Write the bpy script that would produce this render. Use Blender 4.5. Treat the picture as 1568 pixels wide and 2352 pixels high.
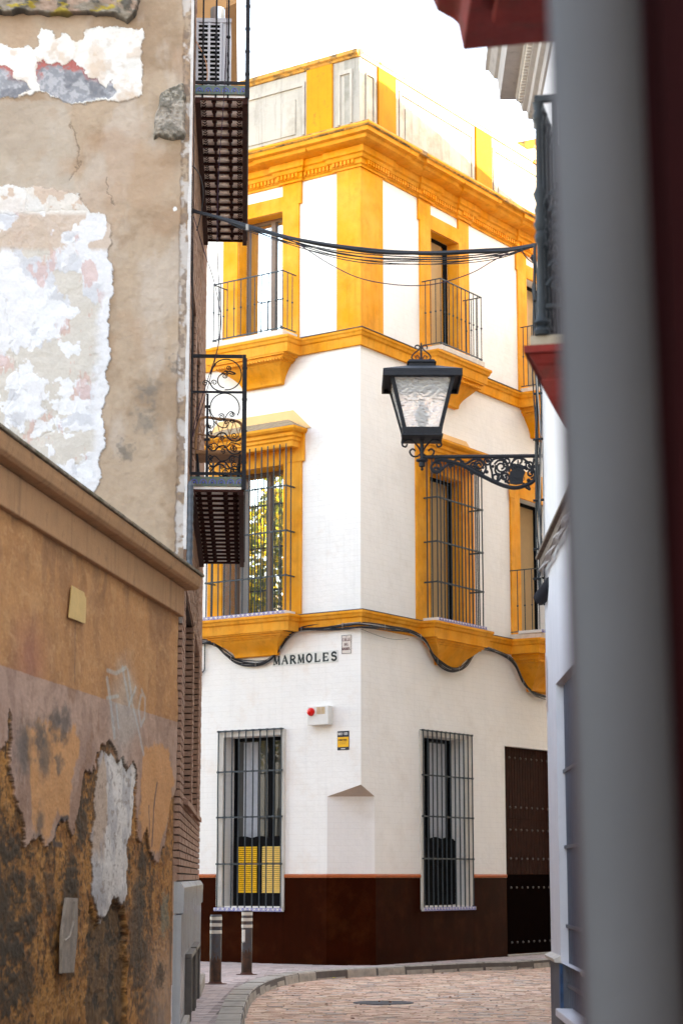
import bpy, math, random
import numpy as np
from mathutils import Vector, Matrix
random.seed(7); RNG = np.random.RandomState(5)
for o in list(bpy.data.objects): bpy.data.objects.remove(o)
SC = bpy.context.scene; COL = SC.collection
# ------------------------------------------------------------------ camera, world, sun, exposure
FPX, CX, CY, HZ, EYE = 4573.0, 784.0, 1176.0, 2015.0, 1.5
PITCH = math.atan((HZ - CY) / FPX)
cd = bpy.data.cameras.new('camera'); cam = bpy.data.objects.new('camera', cd); COL.objects.link(cam); SC.camera = cam
cam.location = (0, 0, EYE); cam.rotation_euler = (math.pi / 2 + PITCH, 0, 0)
cd.sensor_fit = 'AUTO'; cd.sensor_width = 36; cd.lens = FPX / 2352 * 36
cd.clip_start = 0.05; cd.clip_end = 1000
cd.dof.use_dof = True; cd.dof.focus_distance = 27; cd.dof.aperture_fstop = 3.6
SUN_AZ, SUN_EL = math.radians(100), math.radians(27)      # bearing clockwise from +Y
w = bpy.data.worlds.new('World'); SC.world = w; w.use_nodes = True
nt = w.node_tree; bg = nt.nodes['Background']
sky = nt.nodes.new('ShaderNodeTexSky'); sky.sky_type = 'NISHITA'; sky.sun_disc = False
sky.sun_elevation = SUN_EL; sky.sun_rotation = SUN_AZ; sky.dust_density = 2.5; sky.air_density = 1.0; sky.ozone_density = 1.0
nt.links.new(sky.outputs[0], bg.inputs[0]); bg.inputs[1].default_value = 0.15
sl = bpy.data.lights.new('sun', 'SUN'); sun = bpy.data.objects.new('sun', sl); COL.objects.link(sun)
sl.energy = 4.0; sl.angle = math.radians(0.5); sl.color = (1.0, 0.93, 0.82)
sd = Vector((math.sin(SUN_AZ) * math.cos(SUN_EL), math.cos(SUN_AZ) * math.cos(SUN_EL), math.sin(SUN_EL)))
sun.rotation_euler = (-sd).to_track_quat('-Z', 'Y').to_euler()
SC.view_settings.view_transform = 'Standard'; SC.view_settings.look = 'None'
SC.view_settings.exposure = 3.6; SC.view_settings.gamma = 1.0; SC.view_settings.use_curve_mapping = False
SC.view_settings.use_white_balance = True; SC.view_settings.white_balance_temperature = 8900; SC.view_settings.white_balance_tint = 13
SC.render.engine = 'CYCLES'; SC.cycles.max_bounces = 8; SC.cycles.diffuse_bounces = 5; SC.cycles.use_denoising = True

# ------------------------------------------------------------------ frames of reference
class Frame:
    """s runs along a wall, o out of it, z up."""
    def __init__(s, P, bearing, side=1):
        b = math.radians(bearing)
        s.P = Vector((P[0], P[1], P[2] if len(P) > 2 else 0.0))
        s.u = Vector((math.sin(b), math.cos(b), 0)); s.n = Vector((s.u.y, -s.u.x, 0)) * side
    def w(s, a, o, z): return s.P + s.u * a + s.n * o + Vector((0, 0, z))
    def mat(s, a=0, o=0, z=0):
        p = s.w(a, o, z)
        return Matrix(((s.u.x, s.n.x, 0, p.x), (s.u.y, s.n.y, 0, p.y), (0, 0, 1, p.z), (0, 0, 0, 1)))
def brg(px): return math.degrees(math.atan((px - 784) / math.hypot(FPX, HZ - CY)))
def ray(x, y):
    a = (x - CX) / FPX; b = (CY - y) / FPX
    return Vector((a, math.cos(PITCH) - b * math.sin(PITCH), math.sin(PITCH) + b * math.cos(PITCH)))
def sz(F, x, y, o=0.0):
    """where a measured point of the survey picture lies on a wall: (s, z)"""
    d = ray(x, y); O = Vector((0, 0, EYE)); P = F.P + F.n * o
    q = O + d * ((P - O).dot(F.n) / d.dot(F.n)) - F.P
    return q.dot(F.u), q.z
def at(x, y, Y):
    d = ray(x, y); return Vector((0, 0, EYE)) + d * (Y / d.y)
FH = math.hypot(FPX, HZ - CY)
C0 = (35 * 45 / FH, 35.0)
L = Frame(C0, brg(-5900), -1); R = Frame(C0, brg(3900), 1)
B = Frame((-1.588, 19.8), brg(560), 1)           # brick facade, s away from the camera
A = Frame((-1.588, 19.8), brg(560) - 90, -1)     # party wall, s to the left
T = Frame((-1.620, 19.7), brg(1400), 1)          # low ochre wall, s negative towards the camera
W = Frame((1.85, 18.0), brg(900), -1)            # white house, s away, o to the left (negative s to the camera)
K = Frame((0, 0), 90, 1)                         # plain X, -Y
G = Frame((0, 0, 0), 0, 1)                       # s = Y, o = X

# ------------------------------------------------------------------ materials
MATS = {}
def _n(nt, t, **k):
    n = nt.nodes.new(t)
    for a, b in k.items(): setattr(n, a, b)
    return n
def mat(name, col, rough=.75, var=.08, vscale=3.0, bump=.15, bscale=60., metal=0., col2=None, patch=None, brick=None, streak=0., attr=None, spec=.4, speck=None):
    """plain procedural surface: base colour with cloudy variation, optional stain colour, courses and streaks"""
    if name in MATS: return MATS[name]
    m = bpy.data.materials.new(name); m.use_nodes = True; nt = m.node_tree; ln = nt.links.new
    p = nt.nodes['Principled BSDF']; p.inputs['Roughness'].default_value = rough; p.inputs['Metallic'].default_value = metal
    p.inputs['Specular IOR Level'].default_value = spec
    geo = _n(nt, 'ShaderNodeNewGeometry'); pos = geo.outputs['Position']
    if attr:
        base = _n(nt, 'ShaderNodeVertexColor', layer_name=attr).outputs[0]
    else:
        base = _n(nt, 'ShaderNodeRGB'); base.outputs[0].default_value = (*col, 1); base = base.outputs[0]
    def noise(scale, detail=5, rough_=.6, vec=pos):
        n = _n(nt, 'ShaderNodeTexNoise'); n.inputs['Scale'].default_value = scale; n.inputs['Detail'].default_value = detail
        n.inputs['Roughness'].default_value = rough_; ln(vec, n.inputs['Vector']); return n.outputs['Fac']
    def mix(f, a, b, mode='MIX'):
        x = _n(nt, 'ShaderNodeMix', data_type='RGBA', blend_type=mode)
        if isinstance(f, float): x.inputs[0].default_value = f
        else: ln(f, x.inputs[0])
        for i, v in ((6, a), (7, b)):
            if isinstance(v, tuple): x.inputs[i].default_value = (*v, 1)
            else: ln(v, x.inputs[i])
        return x.outputs[2]
    def ramp(f, lo, hi):
        r = _n(nt, 'ShaderNodeMapRange'); r.inputs[1].default_value = lo; r.inputs[2].default_value = hi; ln(f, r.inputs[0]); return r.outputs[0]
    if col2: base = mix(ramp(noise(vscale * .7), .35, .65), base, col2)
    if var:
        f = ramp(noise(vscale, 6), .25, .75)
        base = mix(f, mix(1.0, base, (1 - var, 1 - var, 1 - var), 'MULTIPLY'), mix(1.0, base, (1 + var, 1 + var * .9, 1 + var * .8), 'MULTIPLY'))
    if patch:  # (colour, scale, lo, hi, amount): worn or stained areas
        pc, ps, lo, hi, am = patch
        f = ramp(noise(ps, 8, .7), lo, hi); k = _n(nt, 'ShaderNodeMath', operation='MULTIPLY'); ln(f, k.inputs[0]); k.inputs[1].default_value = am
        base = mix(k.outputs[0], base, pc)
    if streak:
        mp = _n(nt, 'ShaderNodeMapping'); mp.inputs['Scale'].default_value = (9, 9, .55); ln(pos, mp.inputs[0])
        f = ramp(noise(1.0, 6, .7, mp.outputs[0]), .52, .78); k = _n(nt, 'ShaderNodeMath', operation='MULTIPLY'); ln(f, k.inputs[0]); k.inputs[1].default_value = streak
        base = mix(k.outputs[0], base, tuple(c * .45 for c in col))
    h = noise(bscale, 6, .65); bh = h
    if speck:
        sc_, amt, scol = speck
        f = ramp(noise(sc_, 3, .5), .68, .74); k = _n(nt, 'ShaderNodeMath', operation='MULTIPLY'); ln(f, k.inputs[0]); k.inputs[1].default_value = amt
        base = mix(k.outputs[0], base, scol)
    if brick:  # (length, height, mortar, colour, strength)
        bl, bhh, mo, bc, bs = brick
        uv = _n(nt, 'ShaderNodeUVMap'); wob = _n(nt, 'ShaderNodeTexNoise'); wob.inputs['Scale'].default_value = 1.3; ln(uv.outputs[0], wob.inputs[0])
        va = _n(nt, 'ShaderNodeVectorMath', operation='SCALE'); ln(wob.outputs['Color'], va.inputs[0]); va.inputs[3].default_value = .012
        vb = _n(nt, 'ShaderNodeVectorMath', operation='ADD'); ln(uv.outputs[0], vb.inputs[0]); ln(va.outputs[0], vb.inputs[1])
        t = _n(nt, 'ShaderNodeTexBrick'); t.inputs['Scale'].default_value = 1; t.inputs['Brick Width'].default_value = bl; t.inputs['Row Height'].default_value = bhh
        t.inputs['Mortar Size'].default_value = mo; t.inputs['Mortar Smooth'].default_value = .6; ln(vb.outputs[0], t.inputs[0])
        k = _n(nt, 'ShaderNodeMath', operation='MULTIPLY'); ln(t.outputs['Fac'], k.inputs[0]); 
        gap = ramp(noise(5.0, 4), .3, .62); k2 = _n(nt, 'ShaderNodeMath', operation='MULTIPLY'); ln(gap, k2.inputs[0]); k2.inputs[1].default_value = bs; ln(k2.outputs[0], k.inputs[1])
        base = mix(k.outputs[0], base, bc)
        sb = _n(nt, 'ShaderNodeMath', operation='SUBTRACT'); ln(h, sb.inputs[0]); k3 = _n(nt, 'ShaderNodeMath', operation='MULTIPLY'); ln(k.outputs[0], k3.inputs[0]); k3.inputs[1].default_value = 2.2; ln(k3.outputs[0], sb.inputs[1]); bh = sb.outputs[0]
        lf = noise(3.5, 3); k4 = _n(nt, 'ShaderNodeMath', operation='MULTIPLY_ADD'); ln(lf, k4.inputs[0]); k4.inputs[1].default_value = 7.0; ln(bh, k4.inputs[2]); bh = k4.outputs[0]
    ln(base, p.inputs['Base Color'])
    if bump:
        b = _n(nt, 'ShaderNodeBump'); b.inputs['Strength'].default_value = bump; b.inputs['Distance'].default_value = .02; ln(bh, b.inputs['Height']); ln(b.outputs[0], p.inputs['Normal'])
    MATS[name] = m; return m
white = mat('painted_white_brick', (.83, .80, .755), .8, .035, 1.2, .12, 45, brick=(.62, .098, .004, (.60, .55, .50), .45), patch=((.66, .48, .34), 1.3, .54, .80, .45), streak=.16)
whitec = mat('painted_white_brick_cool', (.85, .82, .78), .8, .04, 1.2, .12, 45, brick=(.30, .098, .004, (.60, .57, .54), .42), patch=((.58, .50, .42), 1.1, .54, .80, .4), streak=.09)
whitep = mat('white_render', (.66, .62, .56), .85, .08, 1.5, .25, 30, patch=((.40, .35, .29), 1.8, .50, .75, .6), streak=.5)
param = mat('stained_parapet', (.43, .395, .35), .88, .10, 1.2, .35, 30, patch=((.27, .24, .19), 1.3, .50, .72, .65), streak=.75)
whitew = mat('white_house_render', (.72, .69, .70), .85, .06, 2.5, .3, 25, patch=((.50, .47, .45), 4, .62, .8, .5), streak=.18)
ochre = mat('ochre_paint', (.80, .29, .014), .75, .12, 2.5, .22, 40, patch=((.50, .14, .015), 2.6, .52, .74, .6), streak=.45, spec=.15, col2=(.84, .36, .05))
ochrep = mat('darkened_ochre', (.62, .25, .012), .8, .15, 2.5, .3, 40, patch=((.40, .11, .02), 5, .55, .7, .7), streak=.5, spec=.2)  # ochre darkened to offset the bright open sky at roof level
ochrel = mat('light_ochre_paint', (.82, .50, .22), .75, .08, 3.0, .12, 50)
ochred = mat('weathered_ochre', (.62, .30, .06), .85, .2, 3.0, .4, 40, patch=((.10, .07, .04), 4, .46, .60, .92), streak=.8)
mossy = mat('mossy_mortar', (.30, .22, .14), .9, .3, 8, .6, 50, patch=((.10, .09, .04), 7, .5, .7, .7), speck=(40, .8, (.55, .50, .42)))
dadom = mat('oxblood_dado_paint', (.026, .0042, .0010), .5, .25, 2.0, .15, 30, patch=((.065, .018, .005), 1.1, .50, .75, .7), spec=.012, streak=.5)
trim = mat('terracotta_trim', (.42, .095, .022), .7, .2, 6, .25, 40)
slabw = mat('pale_slab', (.66, .58, .50), .8, .15, 8, .3, 50, patch=((.42, .22, .12), 9, .6, .75, .6))
iron = mat('grey_green_iron', (.040, .052, .060), .55, .2, 12, .2, 90, spec=.3)
ironk = mat('black_iron', (.016, .017, .022), .55, .25, 14, .25, 90, spec=.2)
ironr = mat('rusty_brown_iron', (.050, .018, .014), .7, .35, 14, .4, 70, spec=.1)
brown = mat('brown_window_frame', (.16, .095, .065), .45, .1, 6, .05, 60)
darkf = mat('dark_window_frame', (.008, .008, .009), .5, .1, 6, .05, 60, spec=.03)
alu = mat('pale_metal_frame', (.38, .40, .44), .35, .05, 6, .05, 60, metal=.4)
dark = mat('dark_interior', (.008, .008, .008), .9, .1, 4, 0, spec=0.)
blindm = mat('tan_blind', (.42, .27, .13), .6, .08, 6, .05)
curtain = mat('pale_curtain', (.45, .48, .52), .8, .1, 10, .1)
door = mat('dark_brown_planks', (.036, .013, .009), .6, .25, 7, .25, 40, streak=.5, spec=.01)
doorl = mat('dark_door_foot', (.006, .003, .0025), .6, .2, 7, .15, 40, spec=.0)
cable = mat('black_cable', (.012, .013, .016), .55, .15, 20, .1)
cableg = mat('grey_cable', (.30, .28, .26), .6, .15, 20, .1)
purple = mat('dark_thin_wire', (.03, .012, .03), .6, .1, 20, 0)
redp = mat('red_brick_paint', (.20, .024, .018), .75, .25, 7, .35, 30, patch=((.08, .03, .02), 9, .5, .65, .6), streak=.3, spec=.12)
maroon = mat('maroon_paint', (.022, .0012, .0016), .7, .2, 4, .2, spec=.08)
pipeg = mat('grey_pipe_paint', (.050, .045, .048), .7, .12, 3, .1, 30)
marble = mat('grey_marble', (.34, .35, .37), .25, .15, 2.5, .04, 40, patch=((.18, .19, .21), 3, .5, .7, .6), streak=.2)
bluem = mat('blue_paint', (.03, .09, .20), .6, .15, 6, .2)
dgrey = mat('grey_painted_dado', (.10, .105, .125), .6, .2, 4, .2, streak=.5)
brickm = mat('brown_brick', (.36, .205, .14), .85, .18, 9, .5, 60, patch=((.20, .11, .08), 20, .5, .7, .5), speck=(80, .4, (.5, .36, .26)))
mortar = mat('dark_joint', (.07, .04, .03), .95, .2, 9, .3)
stone = mat('kerb_granite', (.38, .33, .28), .85, .22, 6, .5, 60, patch=((.12, .11, .10), 5, .5, .7, .6), speck=(120, .5, (.12, .11, .1)))
acw = mat('ac_casing', (.52, .52, .56), .4, .05, 6, .02)
wick = mat('wicker', (.42, .21, .10), .8, .2, 40, .6, 160)
steel = mat('galvanised_tube', (.45, .47, .48), .3, .1, 20, .1, metal=.7)
tilew = mat('glazed_white_tile', (.72, .70, .66), .3, .05, 20, .05)
tileb = mat('blue_tile_pattern', (.07, .08, .42), .3, .2, 40, .02)
tileg = mat('green_tile_pattern', (.07, .13, .11), .4, .3, 30, .05, patch=((.16, .12, .07), 18, .5, .6, .9))
inkg = mat('dark_glaze', (.015, .03, .035), .35, .3, 30, 0)
redl = mat('red_lens', (.75, .01, .008), .2, .05, 4, 0)
plast = mat('white_plastic', (.70, .68, .64), .45, .06, 8, .03)
beige = mat('beige_louvre', (.55, .36, .18), .6, .1, 8, .05)
yel = mat('sign_yellow', (.85, .42, .01), .5, .05, 8, 0)
navy = mat('sign_navy', (.012, .016, .03), .5, .05, 8, 0)
yslat = mat('yellow_slat', (.98, .56, .02), .5, .12, 8, .05)
yslat2 = mat('pale_yellow_slat', (.98, .66, .18), .5, .12, 8, .05)
leafy = mat('yellow_leaf', (.55, .50, .01), .6, .2, 8, .1)
leafb = mat('brown_leaf', (.22, .06, .015), .7, .2, 8, .1)
tanp = mat('sheet_ochre', (.60, .38, .14), .7, .12, 9, .2)
wood = mat('weathered_strip', (.30, .24, .19), .85, .3, 12, .5, 40, streak=.6)
def glassm(name, tint, refl):
    m = bpy.data.materials.new(name); m.use_nodes = True; nt = m.node_tree; p = nt.nodes['Principled BSDF']; out = nt.nodes['Material Output']
    p.inputs['Base Color'].default_value = (*tint, 1); p.inputs['Roughness'].default_value = .3
    g = _n(nt, 'ShaderNodeBsdfGlossy'); g.inputs['Roughness'].default_value = .015; g.inputs['Color'].default_value = (.95, .96, .97, 1)
    n = _n(nt, 'ShaderNodeTexNoise'); n.inputs['Scale'].default_value = 1.4; b = _n(nt, 'ShaderNodeBump'); b.inputs['Strength'].default_value = .03; b.inputs['Distance'].default_value = .02
    nt.links.new(n.outputs[0], b.inputs['Height']); nt.links.new(b.outputs[0], g.inputs['Normal'])
    x = _n(nt, 'ShaderNodeMixShader'); x.inputs[0].default_value = refl
    nt.links.new(p.outputs[0], x.inputs[1]); nt.links.new(g.outputs[0], x.inputs[2]); nt.links.new(x.outputs[0], out.inputs[0]); return m
glass = glassm('window_glass', (.02, .025, .02), .62)
glassd = glassm('dark_window_glass', (.015, .018, .016), .14)

# ------------------------------------------------------------------ mesh builder
class MB:
    def __init__(s, F=None): s.F = F or Frame((0, 0), 90, -1); s.v = []; s.loc = []; s.f = []; s.mi = []; s.m = 0
    def add(s, pts, faces, F=None):
        F = F or s.F; b = len(s.v)
        for p in pts: s.v.append(F.w(*p)); s.loc.append(p)
        for f in faces: s.f.append([b + i for i in f]); s.mi.append(s.m)
        return s
    def box(s, s0, s1, o0, o1, z0, z1, F=None):
        return s.add([(a, b, c) for c in (z0, z1) for b in (o0, o1) for a in (s0, s1)], [(0, 1, 3, 2), (4, 6, 7, 5), (0, 4, 5, 1), (2, 3, 7, 6), (0, 2, 6, 4), (1, 5, 7, 3)], F)
    def prism(s, prof, s0, s1, F=None):         # prof: (o,z) outline, extruded along s
        n = len(prof); pts = [(s0, o, z) for o, z in prof] + [(s1, o, z) for o, z in prof]
        return s.add(pts, [tuple(range(n)), tuple(range(2 * n - 1, n - 1, -1))] + [(i, i + n, (i + 1) % n + n, (i + 1) % n) for i in range(n)], F)
    def plate(s, outl, o0, o1, F=None):         # outl: (s,z) outline with thickness in o
        n = len(outl); pts = [(a, o0, z) for a, z in outl] + [(a, o1, z) for a, z in outl]
        return s.add(pts, [tuple(range(n)), tuple(range(2 * n - 1, n - 1, -1))] + [(i, i + n, (i + 1) % n + n, (i + 1) % n) for i in range(n)], F)
    def loft(s, levels, F=None):                # levels: (z, s0, s1, o0, o1)
        pts = []; fs = []
        for z, a, b, c, d in levels: pts += [(a, c, z), (b, c, z), (b, d, z), (a, d, z)]
        n = len(levels)
        for k in range(n - 1):
            for i in range(4): fs.append((4 * k + i, 4 * k + (i + 1) % 4, 4 * k + 4 + (i + 1) % 4, 4 * k + 4 + i))
        fs += [(0, 3, 2, 1), tuple(4 * (n - 1) + i for i in range(4))]
        return s.add(pts, fs, F)
    def mould(s, path, prof):                   # path: world xy list, outward = to the right of travel; prof (o,z)
        P = [Vector((p[0], p[1])) for p in path]; n = len(P); m = len(prof); rings = []
        for i in range(n):
            d0 = (P[i] - P[i - 1]).normalized() if i else None; d1 = (P[i + 1] - P[i]).normalized() if i < n - 1 else None
            nn = [Vector((d.y, -d.x)) for d in (d0, d1) if d is not None]
            if len(nn) == 2:
                q = nn[0] + nn[1]; q = q / max(q.dot(nn[0]), .15)
            else: q = nn[0]
            rings.append(q)
        b = len(s.v); acc = 0
        for i in range(n):
            if i: acc += (P[i] - P[i - 1]).length
            for o, z in prof:
                v = P[i] + rings[i] * o; s.v.append(Vector((v.x, v.y, z))); s.loc.append((acc, o, z))
        for i in range(n - 1):
            for j in range(m):
                k = (j + 1) % m; s.f.append([b + i * m + j, b + i * m + k, b + (i + 1) * m + k, b + (i + 1) * m + j]); s.mi.append(s.m)
        s.f.append([b + j for j in range(m)]); s.f.append([b + (n - 1) * m + j for j in reversed(range(m))]); s.mi += [s.m, s.m]
        return s
    def tube(s, pts, r, n=6, F=None, closed=False):
        F = F or s.F; P = [F.w(*p) if not isinstance(p, Vector) else p for p in pts]; loc0 = len(s.v); N = len(P)
        rr = r if hasattr(r, '__len__') else [r] * N; up = None
        for i in range(N):
            t = (P[min(i + 1, N - 1)] - P[max(i - 1, 0)])
            t = t.normalized() if t.length > 1e-9 else Vector((0, 0, 1))
            if up is None: up = t.cross(Vector((0, 0, 1)) if abs(t.z) < .9 else Vector((1, 0, 0))).normalized()
            else:
                up = up - t * up.dot(t)
                up = up.normalized() if up.length > 1e-6 else t.orthogonal().normalized()
            q = t.cross(up)
            for k in range(n):
                a = 2 * math.pi * k / n; v = P[i] + (up * math.cos(a) + q * math.sin(a)) * rr[i]; s.v.append(v); s.loc.append((v.x, v.y, v.z))
        for i in range(N - 1):
            for k in range(n):
                j = (k + 1) % n; s.f.append([loc0 + i * n + k, loc0 + i * n + j, loc0 + (i + 1) * n + j, loc0 + (i + 1) * n + k]); s.mi.append(s.m)
        s.f.append([loc0 + k for k in reversed(range(n))]); s.f.append([loc0 + (N - 1) * n + k for k in range(n)]); s.mi += [s.m, s.m]
        return s
    def lathe(s, c, prof, n=16, F=None):        # c=(s,o,z0), prof (r,z)
        pts = []; fs = []
        for r, z in prof:
            for k in range(n): a = 2 * math.pi * k / n; pts.append((c[0] + r * math.cos(a), c[1] + r * math.sin(a), c[2] + z))
        m = len(prof)
        for i in range(m - 1):
            for k in range(n): j = (k + 1) % n; fs.append((i * n + k, i * n + j, (i + 1) * n + j, (i + 1) * n + k))
        fs += [tuple(reversed(range(n))), tuple((m - 1) * n + k for k in range(n))]
        return s.add(pts, fs, F)
    def ball(s, c, r, F=None, n=10): return s.lathe((c[0], c[1], c[2]), [(r * math.sin(math.pi * i / 6) + 1e-4, -r * math.cos(math.pi * i / 6)) for i in range(7)], n, F)
WM = {}
def obj(name, mb, mats, parent=None, bevel=0, smooth=False, label=None):
    me = bpy.data.meshes.new(name); o = bpy.data.objects.new(name, me); COL.objects.link(o)
    M = Matrix.Identity(4)
    if parent is not None: M = WM[parent.name].inverted(); o.parent = parent
    WM[o.name] = Matrix.Identity(4) if parent is None else WM[parent.name]
    vs = [M @ v for v in mb.v]
    me.from_pydata([tuple(v) for v in vs], [], mb.f)
    uv = me.uv_layers.new(name='UVMap'); loc = mb.loc; dat = []
    for f in mb.f:
        a, b, c = (np.array(loc[f[i]]) for i in (0, 1, 2)); n = np.cross(b - a, c - b)
        if len(f) > 3: n = n + np.cross(c - b, np.array(loc[f[3]]) - c)
        k = int(np.argmax(np.abs(n)))
        for i in f:
            p = loc[i]; dat += [(p[1] + 7.3, p[2])[0], p[2]] if k == 0 else ([p[0], p[2]] if k == 1 else [p[0], p[1]])
    uv.data.foreach_set('uv', dat)
    for m in (mats if isinstance(mats, (list, tuple)) else [mats]): me.materials.append(m)
    me.polygons.foreach_set('material_index', mb.mi)
    if smooth: me.polygons.foreach_set('use_smooth', [True] * len(mb.f))
    me.validate(); me.update()
    import bmesh
    bm = bmesh.new(); bm.from_mesh(me); bmesh.ops.recalc_face_normals(bm, faces=bm.faces); bm.to_mesh(me); bm.free()
    if bevel:
        b = o.modifiers.new('bevel', 'BEVEL'); b.width = bevel; b.segments = 2; b.limit_method = 'ANGLE'
    if smooth:
        try: me.set_sharp_from_angle(angle=math.radians(40))
        except Exception: pass
    if label: o['label'] = label
    return o
def thing(name, label, cat, F, s=0, o=0, z=0, group=None, kind=None):
    e = bpy.data.objects.new(name, None); COL.objects.link(e); e.matrix_world = F.mat(s, o, z); WM[e.name] = F.mat(s, o, z)
    e.empty_display_size = .3; tag(e, label, cat, group, kind); return e
def tag(o, label=None, cat=None, group=None, kind=None):
    for k, v in (('label', label), ('category', cat), ('group', group), ('kind', kind)):
        if v: o[k] = v
    return o
def single(name, mb, mats, label, cat, group=None, kind=None, **k): return tag(obj(name, mb, mats, None, **k), label, cat, group, kind)
def spiral(c, r0, turns, a0=0., n=40, r1=.12, flip=1):
    """flat scroll in the wall plane: list of (s,z)"""
    return [(c[0] + flip * (r0 * (1 - t) + r0 * r1 * t) * math.cos(a0 + turns * 2 * math.pi * t), c[1] + (r0 * (1 - t) + r0 * r1 * t) * math.sin(a0 + turns * 2 * math.pi * t)) for t in [i / (n - 1) for i in range(n)]]
def sheet(mb, F, s0, s1, z0, z1, holes, o=0.0, ext=()):
    """wall face with openings; holes: (s0,s1,z0,z1,depth)"""
    S = sorted({s0, s1, *[h[0] for h in holes], *[h[1] for h in holes], *ext}); Z = sorted({z0, z1, *[h[2] for h in holes], *[h[3] for h in holes]})
    S = [a for a in S if s0 <= a <= s1]; Z = [a for a in Z if z0 <= a <= z1]
    for i in range(len(S) - 1):
        for j in range(len(Z) - 1):
            cs, cz = (S[i] + S[i + 1]) / 2, (Z[j] + Z[j + 1]) / 2
            if any(h[0] < cs < h[1] and h[2] < cz < h[3] for h in holes): continue
            mb.add([(S[i], o, Z[j]), (S[i + 1], o, Z[j]), (S[i + 1], o, Z[j + 1]), (S[i], o, Z[j + 1])], [(0, 1, 2, 3)], F)
    for a, b, c, d, dep in holes:
        if dep > 0:
            p = [(a, o, c), (b, o, c), (b, o, d), (a, o, d)]; q = [(x, o - dep, z) for x, _, z in p]
            mb.add(p + q, [(i, (i + 1) % 4, (i + 1) % 4 + 4, i + 4) for i in range(4)], F)

# ------------------------------------------------------------------ numpy noise for painted plaster
def vnoise(x, y, seed):
    xi = np.floor(x).astype(np.int64); yi = np.floor(y).astype(np.int64); xf = x - xi; yf = y - yi
    def h(a, b):
        n = (a * 374761393 + b * 668265263 + seed * 1442695041) & 0x7fffffff; n = ((n ^ (n >> 13)) * 1274126177) & 0x7fffffff
        return ((n ^ (n >> 16)) & 0xffff) / 65535.0
    u = xf * xf * (3 - 2 * xf); v = yf * yf * (3 - 2 * yf)
    return (h(xi, yi) * (1 - u) + h(xi + 1, yi) * u) * (1 - v) + (h(xi, yi + 1) * (1 - u) + h(xi + 1, yi + 1) * u) * v
def fbm(x, y, seed=0, o=5, g=.55):
    r = 0; a = 1; t = 0
    for i in range(o): r = r + a * vnoise(x * 2 ** i, y * 2 ** i, seed + i); t += a; a *= g
    return r / t
def sdpoly(px, py, poly):
    """signed distance, negative inside"""
    d = np.full(px.shape, 1e9); ins = np.zeros(px.shape, bool); n = len(poly)
    for i in range(n):
        ax, ay = poly[i]; bx, by = poly[(i + 1) % n]; ex, ey = bx - ax, by - ay; wx, wy = px - ax, py - ay
        t = np.clip((wx * ex + wy * ey) / (ex * ex + ey * ey + 1e-12), 0, 1); d = np.minimum(d, (wx - ex * t) ** 2 + (wy - ey * t) ** 2)
        c = ((ay > py) != (by > py)) & (px < (bx - ax) * (py - ay) / ((by - ay) if by != ay else 1e-12) + ax); ins ^= c
    return np.where(ins, -1, 1) * np.sqrt(d)
def sdline(px, py, pts):
    d = np.full(px.shape, 1e9)
    for (ax, ay), (bx, by) in zip(pts[:-1], pts[1:]):
        ex, ey = bx - ax, by - ay; wx, wy = px - ax, py - ay; t = np.clip((wx * ex + wy * ey) / (ex * ex + ey * ey + 1e-12), 0, 1)
        d = np.minimum(d, (wx - ex * t) ** 2 + (wy - ey * t) ** 2)
    return np.sqrt(d)
def sst(x, a, b): t = np.clip((x - a) / (b - a), 0, 1); return t * t * (3 - 2 * t)
def painted(name, F, S, Z, fn, m, parent):
    """dense plaster sheet with relief and its own paint; fn(s,z)->(rgb, relief)"""
    s, z = np.meshgrid(S, Z); rgb, h = fn(s, z); nz, ns = s.shape
    Pm = np.array(F.P); co = Pm + s[..., None] * np.array(F.u) + h[..., None] * np.array(F.n) + np.stack([0 * z, 0 * z, z], -1)
    Mi = np.array(WM[parent.name].inverted()); co = co.reshape(-1, 3) @ Mi[:3, :3].T + Mi[:3, 3]
    me = bpy.data.meshes.new(name); nv = ns * nz; me.vertices.add(nv); me.vertices.foreach_set('co', co.astype(np.float32).ravel())
    i = (np.arange(nz - 1)[:, None] * ns + np.arange(ns - 1)[None]).ravel()
    q = np.stack([i, i + 1, i + ns + 1, i + ns], -1).astype(np.int32); nf = len(q)
    me.loops.add(nf * 4); me.loops.foreach_set('vertex_index', q.ravel()); me.polygons.add(nf); me.polygons.foreach_set('loop_start', np.arange(0, nf * 4, 4, dtype=np.int32))
    me.polygons.foreach_set('use_smooth', np.ones(nf, bool)); me.update(calc_edges=True)
    at_ = me.color_attributes.new(name='paint', type='FLOAT_COLOR', domain='POINT')
    at_.data.foreach_set('color', np.concatenate([np.clip(rgb, 0, 1), np.ones(s.shape + (1,))], -1).astype(np.float32).ravel())
    me.materials.append(m); o = bpy.data.objects.new(name, me); COL.objects.link(o); o.parent = parent; WM[o.name] = WM[parent.name]; return o

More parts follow.
